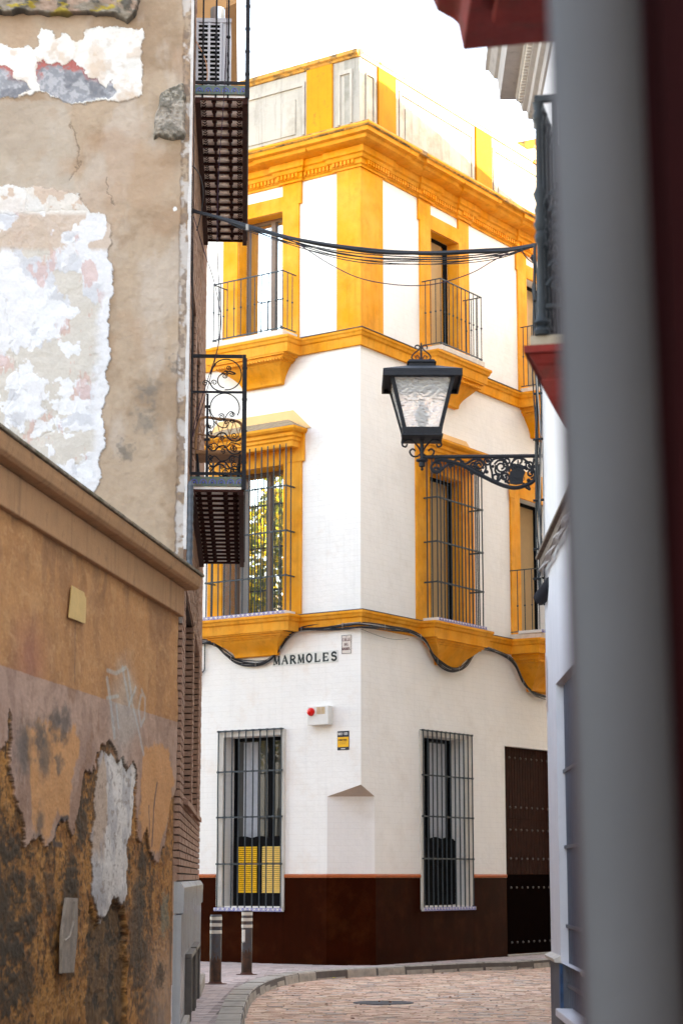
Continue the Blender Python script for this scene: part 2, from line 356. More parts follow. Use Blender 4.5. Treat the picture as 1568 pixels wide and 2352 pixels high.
# ================================================================== GROUND
g = MB(G)
XY = lambda px, py, z=0.0: (lambda d: (d.x * (EYE - z) / -d.z, d.y * (EYE - z) / -d.z))(ray(px, py))
kerb_px = [(553, 2352), (560, 2318), (571, 2285), (591, 2266), (624, 2250), (668, 2238.5), (726, 2231.5), (781, 2228), (863, 2223), (974, 2218), (1070, 2213), (1132, 2210.5), (1196, 2210)]
kp = [XY(*p) for p in kerb_px]
a0 = kp[0]; kp = [(a0[0] + .75, 3.0), (a0[0] + .55, 12.0), (a0[0] + .18, 18.5)] + kp + [(6.5, 42.6), (9.5, 47.2)]
def smooth_path(P, it=2):
    for _ in range(it):
        Q = [P[0]]
        for a, b in zip(P[:-1], P[1:]): Q += [(a[0] * .75 + b[0] * .25, a[1] * .75 + b[1] * .25), (a[0] * .25 + b[0] * .75, a[1] * .25 + b[1] * .75)]
        P = Q + [P[-1]]
    return P
kp = smooth_path(kp, 2)
RZ = -.13
ground = MB(G).box(-150, 250, -150, 150, RZ - .8, RZ - .06)
tag(obj('ground', ground, mat('bare_ground', (.20, .17, .15), .9, .2, 1, .3)), kind='structure')
# road of worn stone setts laid in rows across the lane
road = MB(G); rm = [mat('sett_pink', (.66, .42, .31), .75, .22, 5, .5, 50, patch=((.18, .12, .10), 12, .55, .7, .6)), mat('sett_grey', (.48, .36, .30), .75, .25, 5, .5, 50), mat('sett_tan', (.72, .51, .37), .75, .2, 5, .5, 50), mat('sett_joint', (.10, .075, .06), .95, .2, 9, .4)]
road.m = 3; road.box(-150, 250, -60, 60, RZ - .05, RZ - .018)
rowy = 14.0
def kerb_x(y):
    for (x0, y0), (x1, y1) in zip(kp[:-1], kp[1:]):
        if min(y0, y1) <= y <= max(y0, y1) and abs(y1 - y0) > 1e-6: return x0 + (x1 - x0) * (y - y0) / (y1 - y0)
    return -9
while rowy < 44:
    hgt = random.uniform(.085, .12); x = -2.6 + random.uniform(-.2, 0)
    while x < 7.5:
        wd = random.uniform(.16, .34); road.m = random.choice([0, 0, 0, 1, 2]); q = .007
        t = [random.uniform(-.007, .004) for _ in range(4)]; z0 = RZ - random.uniform(0, .006)
        pts = [(rowy + q, x + q, RZ - .03), (rowy + hgt - q, x + q, RZ - .03), (rowy + hgt - q, x + wd - q, RZ - .03), (rowy + q, x + wd - q, RZ - .03)]
        top = [(p[0] + (.008 if i in (0, 3) else -.008), p[1] + (.008 if i < 2 else -.008), z0 + t[i]) for i, p in enumerate(pts)]
        road.add(pts + top, [(4, 5, 6, 7), (0, 1, 5, 4), (1, 2, 6, 5), (2, 3, 7, 6), (3, 0, 4, 7)]); x += wd
    rowy += hgt
tag(obj('road', road, rm), kind='structure')
# pavement: one slab with a curved edge plus laid tiles
side = MB(G)
edge = [(y, x) for x, y in kp]
inner = [p for p in edge] + [(60, 9.5), (60, -30), (3, -30)]
side.add([(p[0], p[1], -.006) for p in inner] + [(p[0], p[1], RZ - .03) for p in inner], [tuple(range(len(inner)))] + [(i, (i + 1) % len(inner), (i + 1) % len(inner) + len(inner), i + len(inner)) for i in range(len(inner))])
tiles = [mat('paver_a', (.50, .39, .36), .8, .15, 5, .3, 60), mat('paver_b', (.55, .43, .40), .8, .15, 5, .3, 60), mat('paver_c', (.42, .34, .32), .8, .2, 5, .3, 60), mat('paver_joint', (.12, .10, .09), .95, .2, 9, .3)]
side.m = 3; side.mi = [3] * len(side.mi)
KV = [Vector(p) for p in kp]
def kerb_dist(x, y):
    best = 1e9; sgn = 1
    p = Vector((x, y))
    for a, b in zip(KV[:-1], KV[1:]):
        e = b - a; t = max(0, min(1, (p - a).dot(e) / e.length_squared)); d = (p - a - e * t).length
        if d < best: best = d; sgn = 1 if e.x * (p.y - a.y) - e.y * (p.x - a.x) > 0 else -1
    return best * sgn
y = 17.0; r = 0
while y < 43.5:
    x = -4.2 + (.1 if r % 2 else 0)
    while x < 7.6:
        if kerb_dist(x + .1, y + .05) > .30 and not (y > 36.6 + abs(x - .34) * 1.4):
            q = .004; dz = random.uniform(-.003, .002); side.m = random.choice([0, 0, 1, 2])
            side.add([(y + q, x + q, dz), (y + .1 - q, x + q, dz), (y + .1 - q, x + .2 - q, dz + random.uniform(-.002, .002)), (y + q, x + .2 - q, dz)] + [(y + q, x + q, -.02), (y + .1 - q, x + q, -.02), (y + .1 - q, x + .2 - q, -.02), (y + q, x + .2 - q, -.02)], [(0, 1, 2, 3), (0, 1, 5, 4), (1, 2, 6, 5), (2, 3, 7, 6), (3, 0, 4, 7)])
        x += .2
    y += .1; r += 1
tag(obj('sidewalk', side, tiles), kind='structure')
# kerb stones
kb = MB(G); acc = 0; i = 0; seg = []
dense = []
for a, b in zip(KV[:-1], KV[1:]):
    n = max(1, int((b - a).length / .04))
    for k in range(n): dense.append(a.lerp(b, k / n))
def kside(p, q): d = (q - p).normalized(); return Vector((-d.y, d.x))
k = 0
while k < len(dense) - 14:
    n = random.randint(9, 15) if dense[k].y < 28 else random.randint(14, 20); st = dense[k:min(k + n, len(dense) - 1)]; k += n
    if st[0].y < 14 or len(st) < 3: continue
    dz = random.uniform(-.004, .008); jit = random.uniform(-.008, .008); pts = []; fs = []; m = len(st)
    for idx, p in enumerate(st):
        j = min(idx, m - 2); nn = kside(st[j], st[j + 1]); g0 = .006 if idx == 0 else (-.006 if idx == m - 1 else 0); p2 = p + (st[j + 1] - st[j]).normalized() * g0
        prof = [(jit - .012, RZ - .02), (jit + .002, -.02 + dz), (jit + .02, .004 + dz), (.27, .004 + dz), (.27, -.05)]
        for a_, z_ in prof: v = p2 + nn * a_; pts.append((v.y, v.x, z_))
    for a_ in range(m - 1):
        for b_ in range(5): c_ = (b_ + 1) % 5; fs.append((a_ * 5 + b_, a_ * 5 + c_, a_ * 5 + 5 + c_, a_ * 5 + 5 + b_))
    fs += [(0, 1, 2, 3, 4), tuple((m - 1) * 5 + q for q in (4, 3, 2, 1, 0))]; kb.add(pts, fs)
tag(obj('kerb', kb, stone), kind='structure')

# ================================================================== CORNER BUILDING
cb = thing('corner_house', 'white and ochre corner house with three storeys, dark red base and roof parapet', 'house', Frame(C0, brg(-5900), -1))
SE, RE = 9.0, 11.0
Lh = [(1.72, 3.02, .99, 4.02, .30), (1.69, 3.10, 6.2, 8.98, .36), (1.74, 2.80, 11.36, 13.87, .26), (-1, .72, -.1, 3.09, 0)]
Rh = [(2.06, 3.54, .99, 4.06, .28), (2.33, 3.55, 6.2, 9.05, .22), (2.44, 3.50, 11.36, 13.87, .24), (5.13, 7.35, .0, 4.04, .14), (5.85, 7.0, 6.2, 9.1, .22), (6.3, 7.4, 11.36, 13.87, .24), (-1, .44, -.1, 3.09, 0)]
mb = MB(L); sheet(mb, L, 0, SE, 0, 15.1, Lh); mb.add([(.72, 0, 2.9), (.72, 0, 3.09), (0, 0, 3.09)], [(0, 1, 2)]); obj('wall', mb, white, cb)
mb = MB(R); sheet(mb, R, 0, RE, 0, 15.1, Rh)
mb.add([(.44, 0, 2.9), (.44, 0, 3.09), (0, 0, 3.09)], [(0, 1, 2)], R)
obj('wall', mb, whitec, cb)
# cut corner at street level with its soffit
a = L.w(.72, 0, 0); b = R.w(.44, 0, 0); c = L.w(0, 0, 0); up = Vector((0, 0, 1))
cc = MB(); vs = [a, b, b + up * 2.9, a + up * 2.9, c + up * 2.98, c + up * 3.088]
cc.v = vs; cc.loc = [(0, 0, 0), (1, 0, 0), (1, 0, 2.9), (0, 0, 2.9), (.5, 0, 3), (.5, 0, 2.9)]; cc.f = [[0, 1, 2, 3], [3, 2, 5]]; cc.mi = [0, 1]
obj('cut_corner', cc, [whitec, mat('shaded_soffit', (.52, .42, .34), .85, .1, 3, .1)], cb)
# closed body behind the faces, so no light leaks in
body = MB(L); e1 = L.w(SE, 0, 0); e2 = R.w(RE, 0, 0); far = Vector((1.5, 58, 0))
P = [e1, far, e2]; q = [Vector((v.x, v.y, 0)) for v in P]; body.v = q + [v + up * 15.05 for v in q] + [L.w(0, 0, 15.05)]
body.loc = [(i, 0, v.z) for i, v in enumerate(body.v)]; body.f = [[0, 1, 4, 3], [1, 2, 5, 4], [3, 4, 5, 6]]; body.mi = [0] * 3
obj('rear_wall', body, whitep, cb)
# dado
def run(segments):  # world xy path from list of (Frame, s, o)
    return [tuple(F.w(s_, o_, 0).xy) for F, s_, o_ in segments]
dprof = [(-.05, -.05), (.03, -.05), (.03, 1.49), (-.05, 1.49)]
tprof = [(-.05, 1.493), (.045, 1.493), (.05, 1.53), (.03, 1.555), (-.05, 1.555)]
low = [(-.05, -.05), (.03, -.05), (.03, .93), (-.05, .93)]
for ps_, pf_ in (([(L, SE, 0), (L, 3.17, 0)], dprof), ([(L, 3.167, 0), (L, 1.623, 0)], low), ([(L, 1.62, 0), (L, .72, 0), (R, .44, 0), (R, 1.90, 0)], dprof), ([(R, 1.903, 0), (R, 3.80, 0)], low), ([(R, 3.803, 0), (R, 5.08, 0)], dprof), ([(R, 7.4, 0), (R, RE, 0)], dprof)):
    obj('dado', MB(L).mould(run(ps_), pf_), dadom, cb)
    if pf_ is dprof: obj('dado_trim', MB(L).mould(run(ps_), tprof), trim, cb)
# string courses
def course(z0, z1, jogs, name):
    h = z1 - z0
    prof = [(-.05, z0), (.05, z0), (.06, z0 + .55 * h), (.085, z0 + .62 * h), (.10, z0 + .78 * h), (.12, z0 + .86 * h), (.12, z1), (-.05, z1 + .02)]
    segs = [(L, SE, 0)]
    for F, s0, s1, o in jogs[0]: segs += [(F, s1, 0), (F, s1, o), (F, s0, o), (F, s0, 0)]
    segs += [(L, 0, 0)]
    for F, s0, s1, o in jogs[1]: segs += [(F, s0, 0), (F, s0, o), (F, s1, o), (F, s1, 0)]
    segs += [(R, RE, 0)]
    obj(name, MB(L).mould(run(segs), prof), ochre, cb, bevel=.004)
course(5.86, 6.15, ([(L, 1.36, 3.32, .33)], [(R, 1.98, 3.92, .30), (R, 5.42, 7.5, .62)]), 'string_course')
course(11.00, 11.30, ([(L, 1.36, 3.16, .40)], [(R, 2.04, 3.84, .38), (R, 5.95, 7.8, .38)]), 'string_course')
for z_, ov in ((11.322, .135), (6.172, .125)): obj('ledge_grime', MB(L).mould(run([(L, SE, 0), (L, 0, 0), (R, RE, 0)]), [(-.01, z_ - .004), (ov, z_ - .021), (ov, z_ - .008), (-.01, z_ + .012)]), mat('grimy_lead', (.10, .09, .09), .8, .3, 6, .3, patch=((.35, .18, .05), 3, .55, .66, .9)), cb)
# main cornice, stepping out over each pilaster
cp = [(-.06, 14.38), (.03, 14.38), (.03, 14.42), (.06, 14.44), (.06, 14.52), (.10, 14.54), (.12, 14.60), (.16, 14.62), (.16, 14.74), (.30, 14.76), (.36, 14.78), (.38, 14.84), (.46, 14.86), (.48, 14.94), (.52, 14.97), (.52, 15.0), (-.06, 15.14)]
j = .05
segs = [(L, SE, 0), (L, 3.3, 0), (L, 3.3, j), (L, 2.78, j), (L, 2.78, 0), (L, 1.78, 0), (L, 1.78, j), (L, 1.3, j), (L, 1.3, 0), (L, .54, 0), (L, .54, j), (L, 0, j)]
# the corner itself: the mitre of both offsets
segs = segs[:-1] + [(L, -.0, j)]
seg2 = [(R, .76, j), (R, .76, 0), (R, 2.0, 0), (R, 2.0, j), (R, 2.5, j), (R, 2.5, 0), (R, 3.45, 0), (R, 3.45, j), (R, 3.95, j), (R, 3.95, 0), (R, 5.85, 0), (R, 5.85, j), (R, 6.4, j), (R, 6.4, 0), (R, RE, 0)]
pa = run(segs[:-1]); pb = run(seg2); corner = (Vector(C0) + (L.n.xy + R.n.xy) * j)
corn = obj('cornice', MB(L).mould(pa + [tuple(corner)] + pb, cp), [ochre], cb, bevel=.004)
mb = MB(L); s_ = .02
mb2 = []
for F, lim in ((L, SE), (R, RE)):
    s_ = .05
    while s_ < lim - 1:
        jog = j if ((F is L and (s_ < .54 or 1.3 < s_ < 1.78 or 2.78 < s_ < 3.3)) or (F is R and (s_ < .76 or 2 < s_ < 2.5 or 3.45 < s_ < 3.95 or 5.85 < s_ < 6.4))) else 0
        mb.box(s_, s_ + .045, jog + .055, jog + .10, 14.45, 14.525, F); s_ += .085
obj('dentil', mb, ochre, cb)
mb = MB(L).mould(run([(L, SE, 0), (L, 0, 0), (R, RE, 0)]), [(-.02, 15.142), (.53, 15.004), (.535, 14.93), (.56, 14.95), (.55, 15.03), (.2, 15.12)]); obj('weathered_cornice_edge', mb, ochred, cb)
# pilasters
mb = MB(L).mould(run([(L, .49, 0), (L, 0, 0), (R, .71, 0)]), [(-.02, 11.29), (.05, 11.29), (.05, 14.40), (-.02, 14.40)]); obj('pilaster', mb, ochre, cb, bevel=.006)
# parapet
pm = MB(L)
po = .0
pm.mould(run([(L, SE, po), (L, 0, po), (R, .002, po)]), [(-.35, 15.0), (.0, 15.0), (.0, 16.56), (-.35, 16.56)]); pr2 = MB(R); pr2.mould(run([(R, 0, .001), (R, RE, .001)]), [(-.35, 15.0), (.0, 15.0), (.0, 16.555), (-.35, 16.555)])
for F, spans in ((L, ((1.25, 3.6), (3.9, 6.5), (.16, .48))), (R, ((1.35, 4.15), (4.98, 7.6), (.18, .50)))):
    for a_, b_ in spans:
        tp_ = pm if F is L else pr2
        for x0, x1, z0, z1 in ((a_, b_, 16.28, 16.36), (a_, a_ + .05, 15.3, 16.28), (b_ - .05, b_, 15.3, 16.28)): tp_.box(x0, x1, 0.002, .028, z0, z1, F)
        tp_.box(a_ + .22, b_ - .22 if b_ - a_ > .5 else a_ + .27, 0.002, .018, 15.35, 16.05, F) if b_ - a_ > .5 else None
par = obj('parapet', pm, param, cb, bevel=.006); obj('parapet', pr2, mat('stained_shade_parapet', (.34, .32, .29), .88, .12, 1.5, .35, 30, patch=((.17, .16, .12), 1.6, .46, .68, .75), streak=.9), cb, bevel=.006)  # right run: stains, plus shade put into a darker grey copy
for F, a_, b_ in ((L, .60, 1.19), (L, 3.62, 3.88), (R, .59, 1.20), (R, 4.25, 4.89), (R, 7.9, 8.5)): obj('parapet_pilaster', MB(F).box(a_, b_, -.02, .045, 15.02, 16.555), ochrep if F is L else mat('shade_dark_ochre', (.42, .15, .006), .8, .15, 2.5, .3, 40, patch=((.25, .07, .01), 5, .55, .7, .7), streak=.5, spec=.15), cb, bevel=.005)  # right-face pilasters carry their shade as a darker ochre
cop_ = [(-.38, 16.562), (.03, 16.562), (.05, 16.60), (.09, 16.63), (.09, 16.70), (.02, 16.72), (-.38, 16.72)]
obj('parapet_coping', MB(L).mould(run([(L, SE, 0), (L, 0, 0)]), cop_), ochred, cb, bevel=.005)
obj('parapet_coping', MB(L).mould(run([(R, 0, 0), (R, 6.7, 0)]), cop_), mat('glare_white_coping', (.6, .54, .42), .85, .1, 4, .3, patch=((.7, .35, .03), 3, .62, .70, .9)), cb, bevel=.005)  # sun glare on the right run painted in as near-white with ochre traces
mb = MB(R); mb.prism([(-.38, 16.9), (.03, 16.9), (.05, 16.96), (.12, 17.0), (.12, 17.08), (-.38, 17.1)], 6.74, RE); mb.prism([(-.38, 16.55), (.04, 16.55), (.06, 16.62), (-.38, 16.62)], 6.74, RE); obj('raised_coping', mb, ochred, cb)
mb = MB(R); mb.box(6.76, RE, -.36, .012, 16.564, 16.898); obj('raised_parapet', mb, param, cb)

def shutter(par, F, s0, s1, o, z0, z1, slat, seed=0):
    """waist-high louvred screen with scalloped top standing in a window"""
    m = MB(F); wd = s1 - s0; top = [(s0, z0), (s1, z0)]
    n = 30
    for i in range(n + 1): a_ = s1 - wd * i / n; top.append((a_, z1 + .035 * abs(math.sin(i / n * math.pi * 3)) - .02))
    m.plate(top, o - .012, o + .0)
    m.box(s0, s0 + .09, o, o + .02, z0, z1 - .04); m.box(s1 - .09, s1, o, o + .02, z0, z1 - .04); m.box((s0 + s1) / 2 - .05, (s0 + s1) / 2 + .05, o, o + .02, z0, z1 - .04)
    m.box(s0 + .09, s1 - .09, o, o + .02, z1 - .17, z1 - .05); m.box(s0 + .09, s1 - .09, o, o + .02, z0, z0 + .22)
    sh = obj('shutter', m, darkf, par); k = 0
    for a_, b_ in ((s0 + .1, (s0 + s1) / 2 - .06), ((s0 + s1) / 2 + .06, s1 - .1)):
        m = MB(F); z = z0 + .23
        while z < z1 - .19:
            m.prism([(o + .002, z), (o + .022, z - .004), (o + .024, z + .002), (o + .006, z + .026), (o + .002, z + .026)], a_, b_); z += .036
        obj('louvre', m, slat[k], par); k += 1
def window(F, s0, s1, z0, z1, dep, frame, gl, sur=None, blind=None, mull=.5, transom=None, name='window', cur=None):
    """recessed two-leaf window; returns the window part"""
    m = MB(F)
    if sur:
        for b in sur: m.box(*b)
    else: m.box(s0 - .05, s0 - .002, -.06, -.03, z0, z0 + .01)
    wnd = obj(name, m, ochre if sur else whitep, cb, bevel=.006)
    f = MB(F); o0, o1 = -dep - .05, -dep + .01; t = .055
    f.box(s0, s0 + t, o0, o1, z0, z1); f.box(s1 - t, s1, o0, o1, z0, z1); f.box(s0 + t, s1 - t, o0, o1, z0, z0 + .07); f.box(s0 + t, s1 - t, o0, o1, z1 - .06, z1)
    c = s0 + (s1 - s0) * mull; f.box(c - .05, c + .05, o0, o1 + .008, z0 + .07, z1 - .06)
    if transom: f.box(s0 + t, s1 - t, o0, o1 - .01, transom, transom + .05)
    obj('frame', f, frame, wnd, bevel=.005)
    p = MB(F); oo = -dep - .03; p.add([(s0 + t, oo, z0 + .07), (c - .05, oo, z0 + .07), (c - .05, oo, z1 - .06), (s0 + t, oo, z1 - .06), (c + .05, oo, z0 + .07), (s1 - t, oo, z0 + .07), (s1 - t, oo, z1 - .06), (c + .05, oo, z1 - .06)], [(0, 1, 2, 3), (4, 5, 6, 7)])
    obj('pane', p, gl, wnd)
    r_ = MB(F); r_.box(s0 - .02, s1 + .02, -dep - .5, -dep - .055, z0 - .02, z1 + .02); obj('dark_room', r_, dark, wnd)
    if cur:
        q = MB(F); n = 24
        for i in range(n):
            a_, b_ = cur[0] + (cur[1] - cur[0]) * i / n, cur[0] + (cur[1] - cur[0]) * (i + 1) / n
            o_ = lambda x: oo + .006 + .004 * math.sin(x * 90)
            q.add([(a_, o_(a_), z0 + .1), (b_, o_(b_), z0 + .1), (b_, o_(b_), z1 - .08), (a_, o_(a_), z1 - .08)], [(0, 1, 2, 3)])
        obj('curtain', q, curtain, wnd, smooth=True)
    if blind:
        q = MB(F)
        z = z1 - .07
        q.box(blind[0], blind[1], oo + .004, oo + .012, z0 + .08, z1 - .07)
        obj('blind', q, blindm, wnd)
    return wnd
def grille(par, F, s0, s1, o, z0, z1, n, hz, r=.0135, flat=.022, wall_ret=True, mtl=None):
    m = MB(F)
    for i in range(n):
        a_ = s0 + (s1 - s0) * i / (n - 1) + random.uniform(-.004, .004); bend = random.uniform(-.006, .006)
        m.tube([(a_, o, z0), (a_ + bend, o, (z0 * 2 + z1) / 3), (a_ - bend, o, (z0 + 2 * z1) / 3), (a_, o, z1)], r, 6)
    if wall_ret:
        k = max(1, int(o / .16))
        for e in (s0, s1):
            for q in range(1, k + 1):
                oo = o * (1 - q / (k + 1)); m.tube([(e, oo, z0), (e, oo, z1)], r, 6)
    for z in hz:
        m.box(s0 - .03, s1 + .03, o - flat / 2, o + flat / 2, z - .013, z + .013)
        for i in range(n): m.box(s0 + (s1 - s0) * i / (n - 1) - .02, s0 + (s1 - s0) * i / (n - 1) + .02, o - .018, o + .018, z - .017, z + .017)
        if wall_ret:
            for e in (s0, s1): m.box(e - .012, e + .012, -.02, o, z - .013, z + .013)
        else:
            for e in (s0, s1): m.box(e - .012, e + .012, -.02, o - flat / 2 - .001, z - .011, z + .011)
    obj('grille', m, mtl or iron, par)
def tile_edge(par, F, s0, s1, o0, o1, z0, z1, name='tiled_sill'):
    m = MB(F); m.box(s0, s1, o0, o1, z0, z1); m.m = 1; n = int((s1 - s0) / .1); h = z1 - z0
    for i in range(n):
        a_ = s0 + (s1 - s0) * i / n; c = a_ + .05
        m.tube([(c - .042, o1 + .001, z0 + .15 * h), (c - .02, o1 + .001, z0 + .6 * h), (c, o1 + .001, z1 - .12 * h), (c + .02, o1 + .001, z0 + .6 * h), (c + .042, o1 + .001, z0 + .15 * h)], .005, 4)
        m.ball((c, o1 + .001, z0 + .35 * h), .012)
    m.box(s0, s1, o1, o1 + .002, z1 - .008, z1 - .002); m.box(s0, s1, o1, o1 + .002, z0 + .002, z0 + .008)
    obj(name, m, [tilew, tileb], par)
# ground floor windows
w1 = window(L, 1.72, 3.02, .99, 4.02, .30, darkf, glassd, mull=.36, cur=(2.5, 2.82)); w1['label'] = 'street window with yellow louvred screen behind flat grille'
m = MB(L)
for b in ((1.63, 1.718, -.001, .035, .98, 4.11), (3.022, 3.16, -.001, .035, .98, 4.11), (1.63, 3.16, -.001, .036, 4.022, 4.125)): m.box(*b)
obj('surround', m, whitep, w1, bevel=.006)
grille(w1, L, 1.68, 3.11, .07, .96, 4.14, 10, (1.735, 2.57, 3.39, 4.13), wall_ret=False)
tile_edge(w1, L, 1.63, 3.17, -.02, .085, .90, .962)
shutter(w1, L, 1.76, 2.92, -.20, 1.0, 2.22, (yslat2, yslat))
w2 = window(R, 2.06, 3.54, .99, 4.06, .28, darkf, glassd, mull=.42, cur=(2.75, 3.35)); w2['label'] = 'street window with dark louvred screen behind flat grille'
m = MB(R)
for b in ((1.93, 2.058, -.001, .035, .98, 4.12), (3.542, 3.78, -.001, .035, .98, 4.12), (1.93, 3.78, -.001, .036, 4.062, 4.15)): m.box(*b)
obj('surround', m, whitep, w2, bevel=.006)
grille(w2, R, 1.97, 3.74, .07, .96, 4.16, 12, (1.835, 2.595, 3.34, 4.155), wall_ret=False)
tile_edge(w2, R, 1.93, 3.80, -.02, .085, .90, .962)
shutter(w2, R, 2.12, 3.46, -.18, 1.0, 2.22, (darkf, darkf))

def hood(par, F, s0, s1, z0, o, roofz, mossm):
    prof = [(.0, z0), (o - .16, z0), (o - .15, z0 + .10), (o - .12, z0 + .12), (o - .12, z0 + .17), (o - .08, z0 + .19), (o - .08, z0 + .25), (o - .03, z0 + .27), (o, z0 + .31), (o, z0 + .35), (.0, z0 + .35)]
    # three sided moulding around the hood
    segs = [(s1 - .3, s1 - .3)]
    m = MB(F)
    # build by mitring: front run with side returns
    base = o - .16
    P0 = [F.w(s1 - .16, -.02, 0), F.w(s1 - .16, base, 0), F.w(s0 + .16, base, 0), F.w(s0 + .16, -.02, 0)]
    if F is R: P0 = [F.w(s0 + .16, -.02, 0), F.w(s0 + .16, base, 0), F.w(s1 - .16, base, 0), F.w(s1 - .16, -.02, 0)]
    pr = [(-.14, z0), (.0, z0), (.01, z0 + .10), (.04, z0 + .12), (.04, z0 + .17), (.08, z0 + .19), (.08, z0 + .25), (.13, z0 + .27), (.16, z0 + .31), (.16, z0 + .35), (-.14, z0 + .35)]
    m.mould([tuple(p.xy) for p in P0], pr); m.box(s0 + .2, s1 - .2, -.02, base - .02, z0 + .01, z0 + .34)
    h = obj('hood', m, ochre, par, bevel=.003)
    d = MB(F); a_ = s0 + .10
    while a_ < s1 - .12: d.box(a_, a_ + .04, base + .042, base + .078, z0 + .195, z0 + .245); a_ += .075
    for e in (s0 + .082, s1 - .118):
        q = .04
        while q < base: d.box(e - (.0 if e < s0 + 1 else 0), e + .036, q, q + .035, z0 + .195, z0 + .245); q += .075
    obj('dentil', d, ochre, par)
    t = MB(F); zb = z0 + .352; t.add([(s0, -.02, zb), (s1, -.02, zb), (s1, o, zb), (s0, o, zb), (s0 + .42, -.02, roofz), (s1 - .42, -.02, roofz), (s1 - .42, .03, roofz), (s0 + .42, .03, roofz)], [(0, 3, 2, 1), (4, 5, 6, 7), (3, 2, 6, 7), (2, 1, 5, 6), (0, 3, 7, 4), (0, 1, 5, 4)])
    obj('hood_roof', t, mossm, par)
    b = MB(F); b.plate([(s0 - .08, z0 + .36), (s1 + .08, z0 + .36), (s1 - .32, roofz + .17), (s0 + .32, roofz + .17)], .002, .02); obj('hood_backing', b, ochrel, par)
# first floor
w3 = window(L, 1.69, 3.10, 6.2, 8.98, .36, brown, glass, [(1.28, 1.688, -.001, .04, 6.16, 9.45), (3.102, 3.44, -.001, .04, 6.16, 9.45), (1.688, 3.102, -.001, .041, 8.982, 9.4), (1.22, 1.70, .003, .05, 9.0, 9.62), (1.6885, 1.6895, -.35, 0, 6.2, 8.98), (3.10, 3.1015, -.35, 0, 6.2, 8.98), (1.69, 3.10, -.35, 0, 8.9795, 8.981)], mull=.44)
w3['label'] = 'tall window with brown frame and projecting grille under mossy hood'
grille(w3, L, 1.43, 3.26, .30, 6.19, 9.30, 14, (6.87, 7.69, 8.52))
hood(w3, L, 1.17, 3.55, 9.25, .42, 9.82, mossy)
tile_edge(w3, L, 1.40, 3.30, -.30, .36, 6.165, 6.225)
w4 = window(R, 2.33, 3.55, 6.2, 9.05, .22, darkf, glass, [(1.85, 2.328, -.001, .04, 6.16, 9.5), (3.552, 3.98, -.001, .04, 6.16, 9.5), (2.328, 3.552, -.001, .041, 9.052, 9.45), (3.549, 3.5515, -.21, 0, 6.2, 9.05), (2.33, 3.55, -.21, 0, 9.0495, 9.051)], blind=(2.75, 3.36), mull=.3)
w4['label'] = 'tall window with tan blind behind projecting grille'
grille(w4, R, 2.10, 3.78, .33, 6.19, 9.30, 14, (6.90, 7.66, 8.50))
hood(w4, R, 1.80, 4.06, 9.27, .42, 9.72, ochred)
tile_edge(w4, R, 2.05, 3.85, -.20, .37, 6.165, 6.225)
w5 = window(R, 5.85, 7.0, 6.2, 9.1, .22, darkf, glassd, [(5.46, 5.848, -.001, .04, 6.16, 9.4), (7.002, 7.4, -.001, .04, 6.16, 9.4), (5.40, 5.62, .0405, .055, 9.05, 9.6), (5.46, 7.4, -.001, .041, 9.402, 9.7), (5.848, 7.002, -.001, .041, 9.102, 9.4)], blind=(6.18, 6.9), mull=.3)
w5['label'] = 'balcony door with tan blind beside white wall'
# top floor
w6 = window(L, 1.74, 2.80, 11.36, 13.87, .26, brown, glass, [(1.36, 1.738, -.001, .04, 11.29, 14.38), (2.802, 3.15, -.001, .04, 11.29, 14.38), (1.738, 2.802, -.001, .041, 13.872, 14.16), (1.30, 1.40, .003, .045, 13.95, 14.38), (2.7995, 2.8015, -.25, 0, 11.36, 13.87), (1.74, 2.80, -.25, 0, 13.8695, 13.871)], mull=.4)
w6['label'] = 'balcony door with pale frame and glass reflecting the sky'
w7 = window(R, 2.44, 3.50, 11.36, 13.87, .24, darkf, glass, [(2.05, 2.438, -.001, .04, 11.29, 14.38), (3.502, 3.90, -.001, .04, 11.29, 14.38), (2.438, 3.502, -.001, .041, 13.872, 14.16), (1.99, 2.1, .003, .045, 13.95, 14.38), (3.4995, 3.5015, -.23, 0, 11.36, 13.87), (2.44, 3.5, -.23, 0, 13.8695, 13.871)], blind=(2.85, 3.32), mull=.28)
w7['label'] = 'balcony door with tan blind under hanging cables'
w8 = window(R, 6.3, 7.4, 11.36, 13.87, .24, darkf, glass, [(5.92, 6.298, -.001, .04, 11.29, 14.38), (7.402, 7.8, -.001, .04, 11.29, 14.38), (6.298, 7.402, -.001, .041, 13.872, 14.16), (5.86, 5.96, .003, .045, 13.95, 14.38)], blind=(6.75, 7.3), mull=.3)
w8['label'] = 'balcony door half hidden behind street cables'
def balcony(par, F, s0, s1, o, zs, zr, n, side=4, thick=True, knob=.5):
    m = MB(F); m.box(s0, s1, -.02, o, zs, zs + .10); b = obj('slab', m, slabw, par, bevel=.008)
    r = MB(F); i0, i1, oo = s0 + .04, s1 - .04, o - .05
    for z in (zr, zs + .15):
        r.box(i0 - .012, i1 + .012, oo - .012, oo + .012, z - .010, z + .010)
        for e in (i0, i1): r.box(e - .010, e + .010, -.02, oo - .013, z - .009, z + .009)
    zz = zs + .15
    for i in range(n):
        a_ = i0 + (i1 - i0) * i / (n - 1); r.tube([(a_, oo, zz), (a_, oo, zr)], .0095, 6); r.ball((a_, oo, zz + (zr - zz) * knob), .021, n=8)
    for e in (i0, i1):
        for q in range(1, side):
            a_ = oo * q / side; r.tube([(e, a_, zz), (e, a_, zr)], .0095, 6); r.ball((e, a_, zz + (zr - zz) * knob), .021, n=8)
    for e in (i0, i1): r.box(e - .012, e + .012, oo - .012, oo + .012, zs + .1, zz - .01)
    obj('railing', r, iron, par)
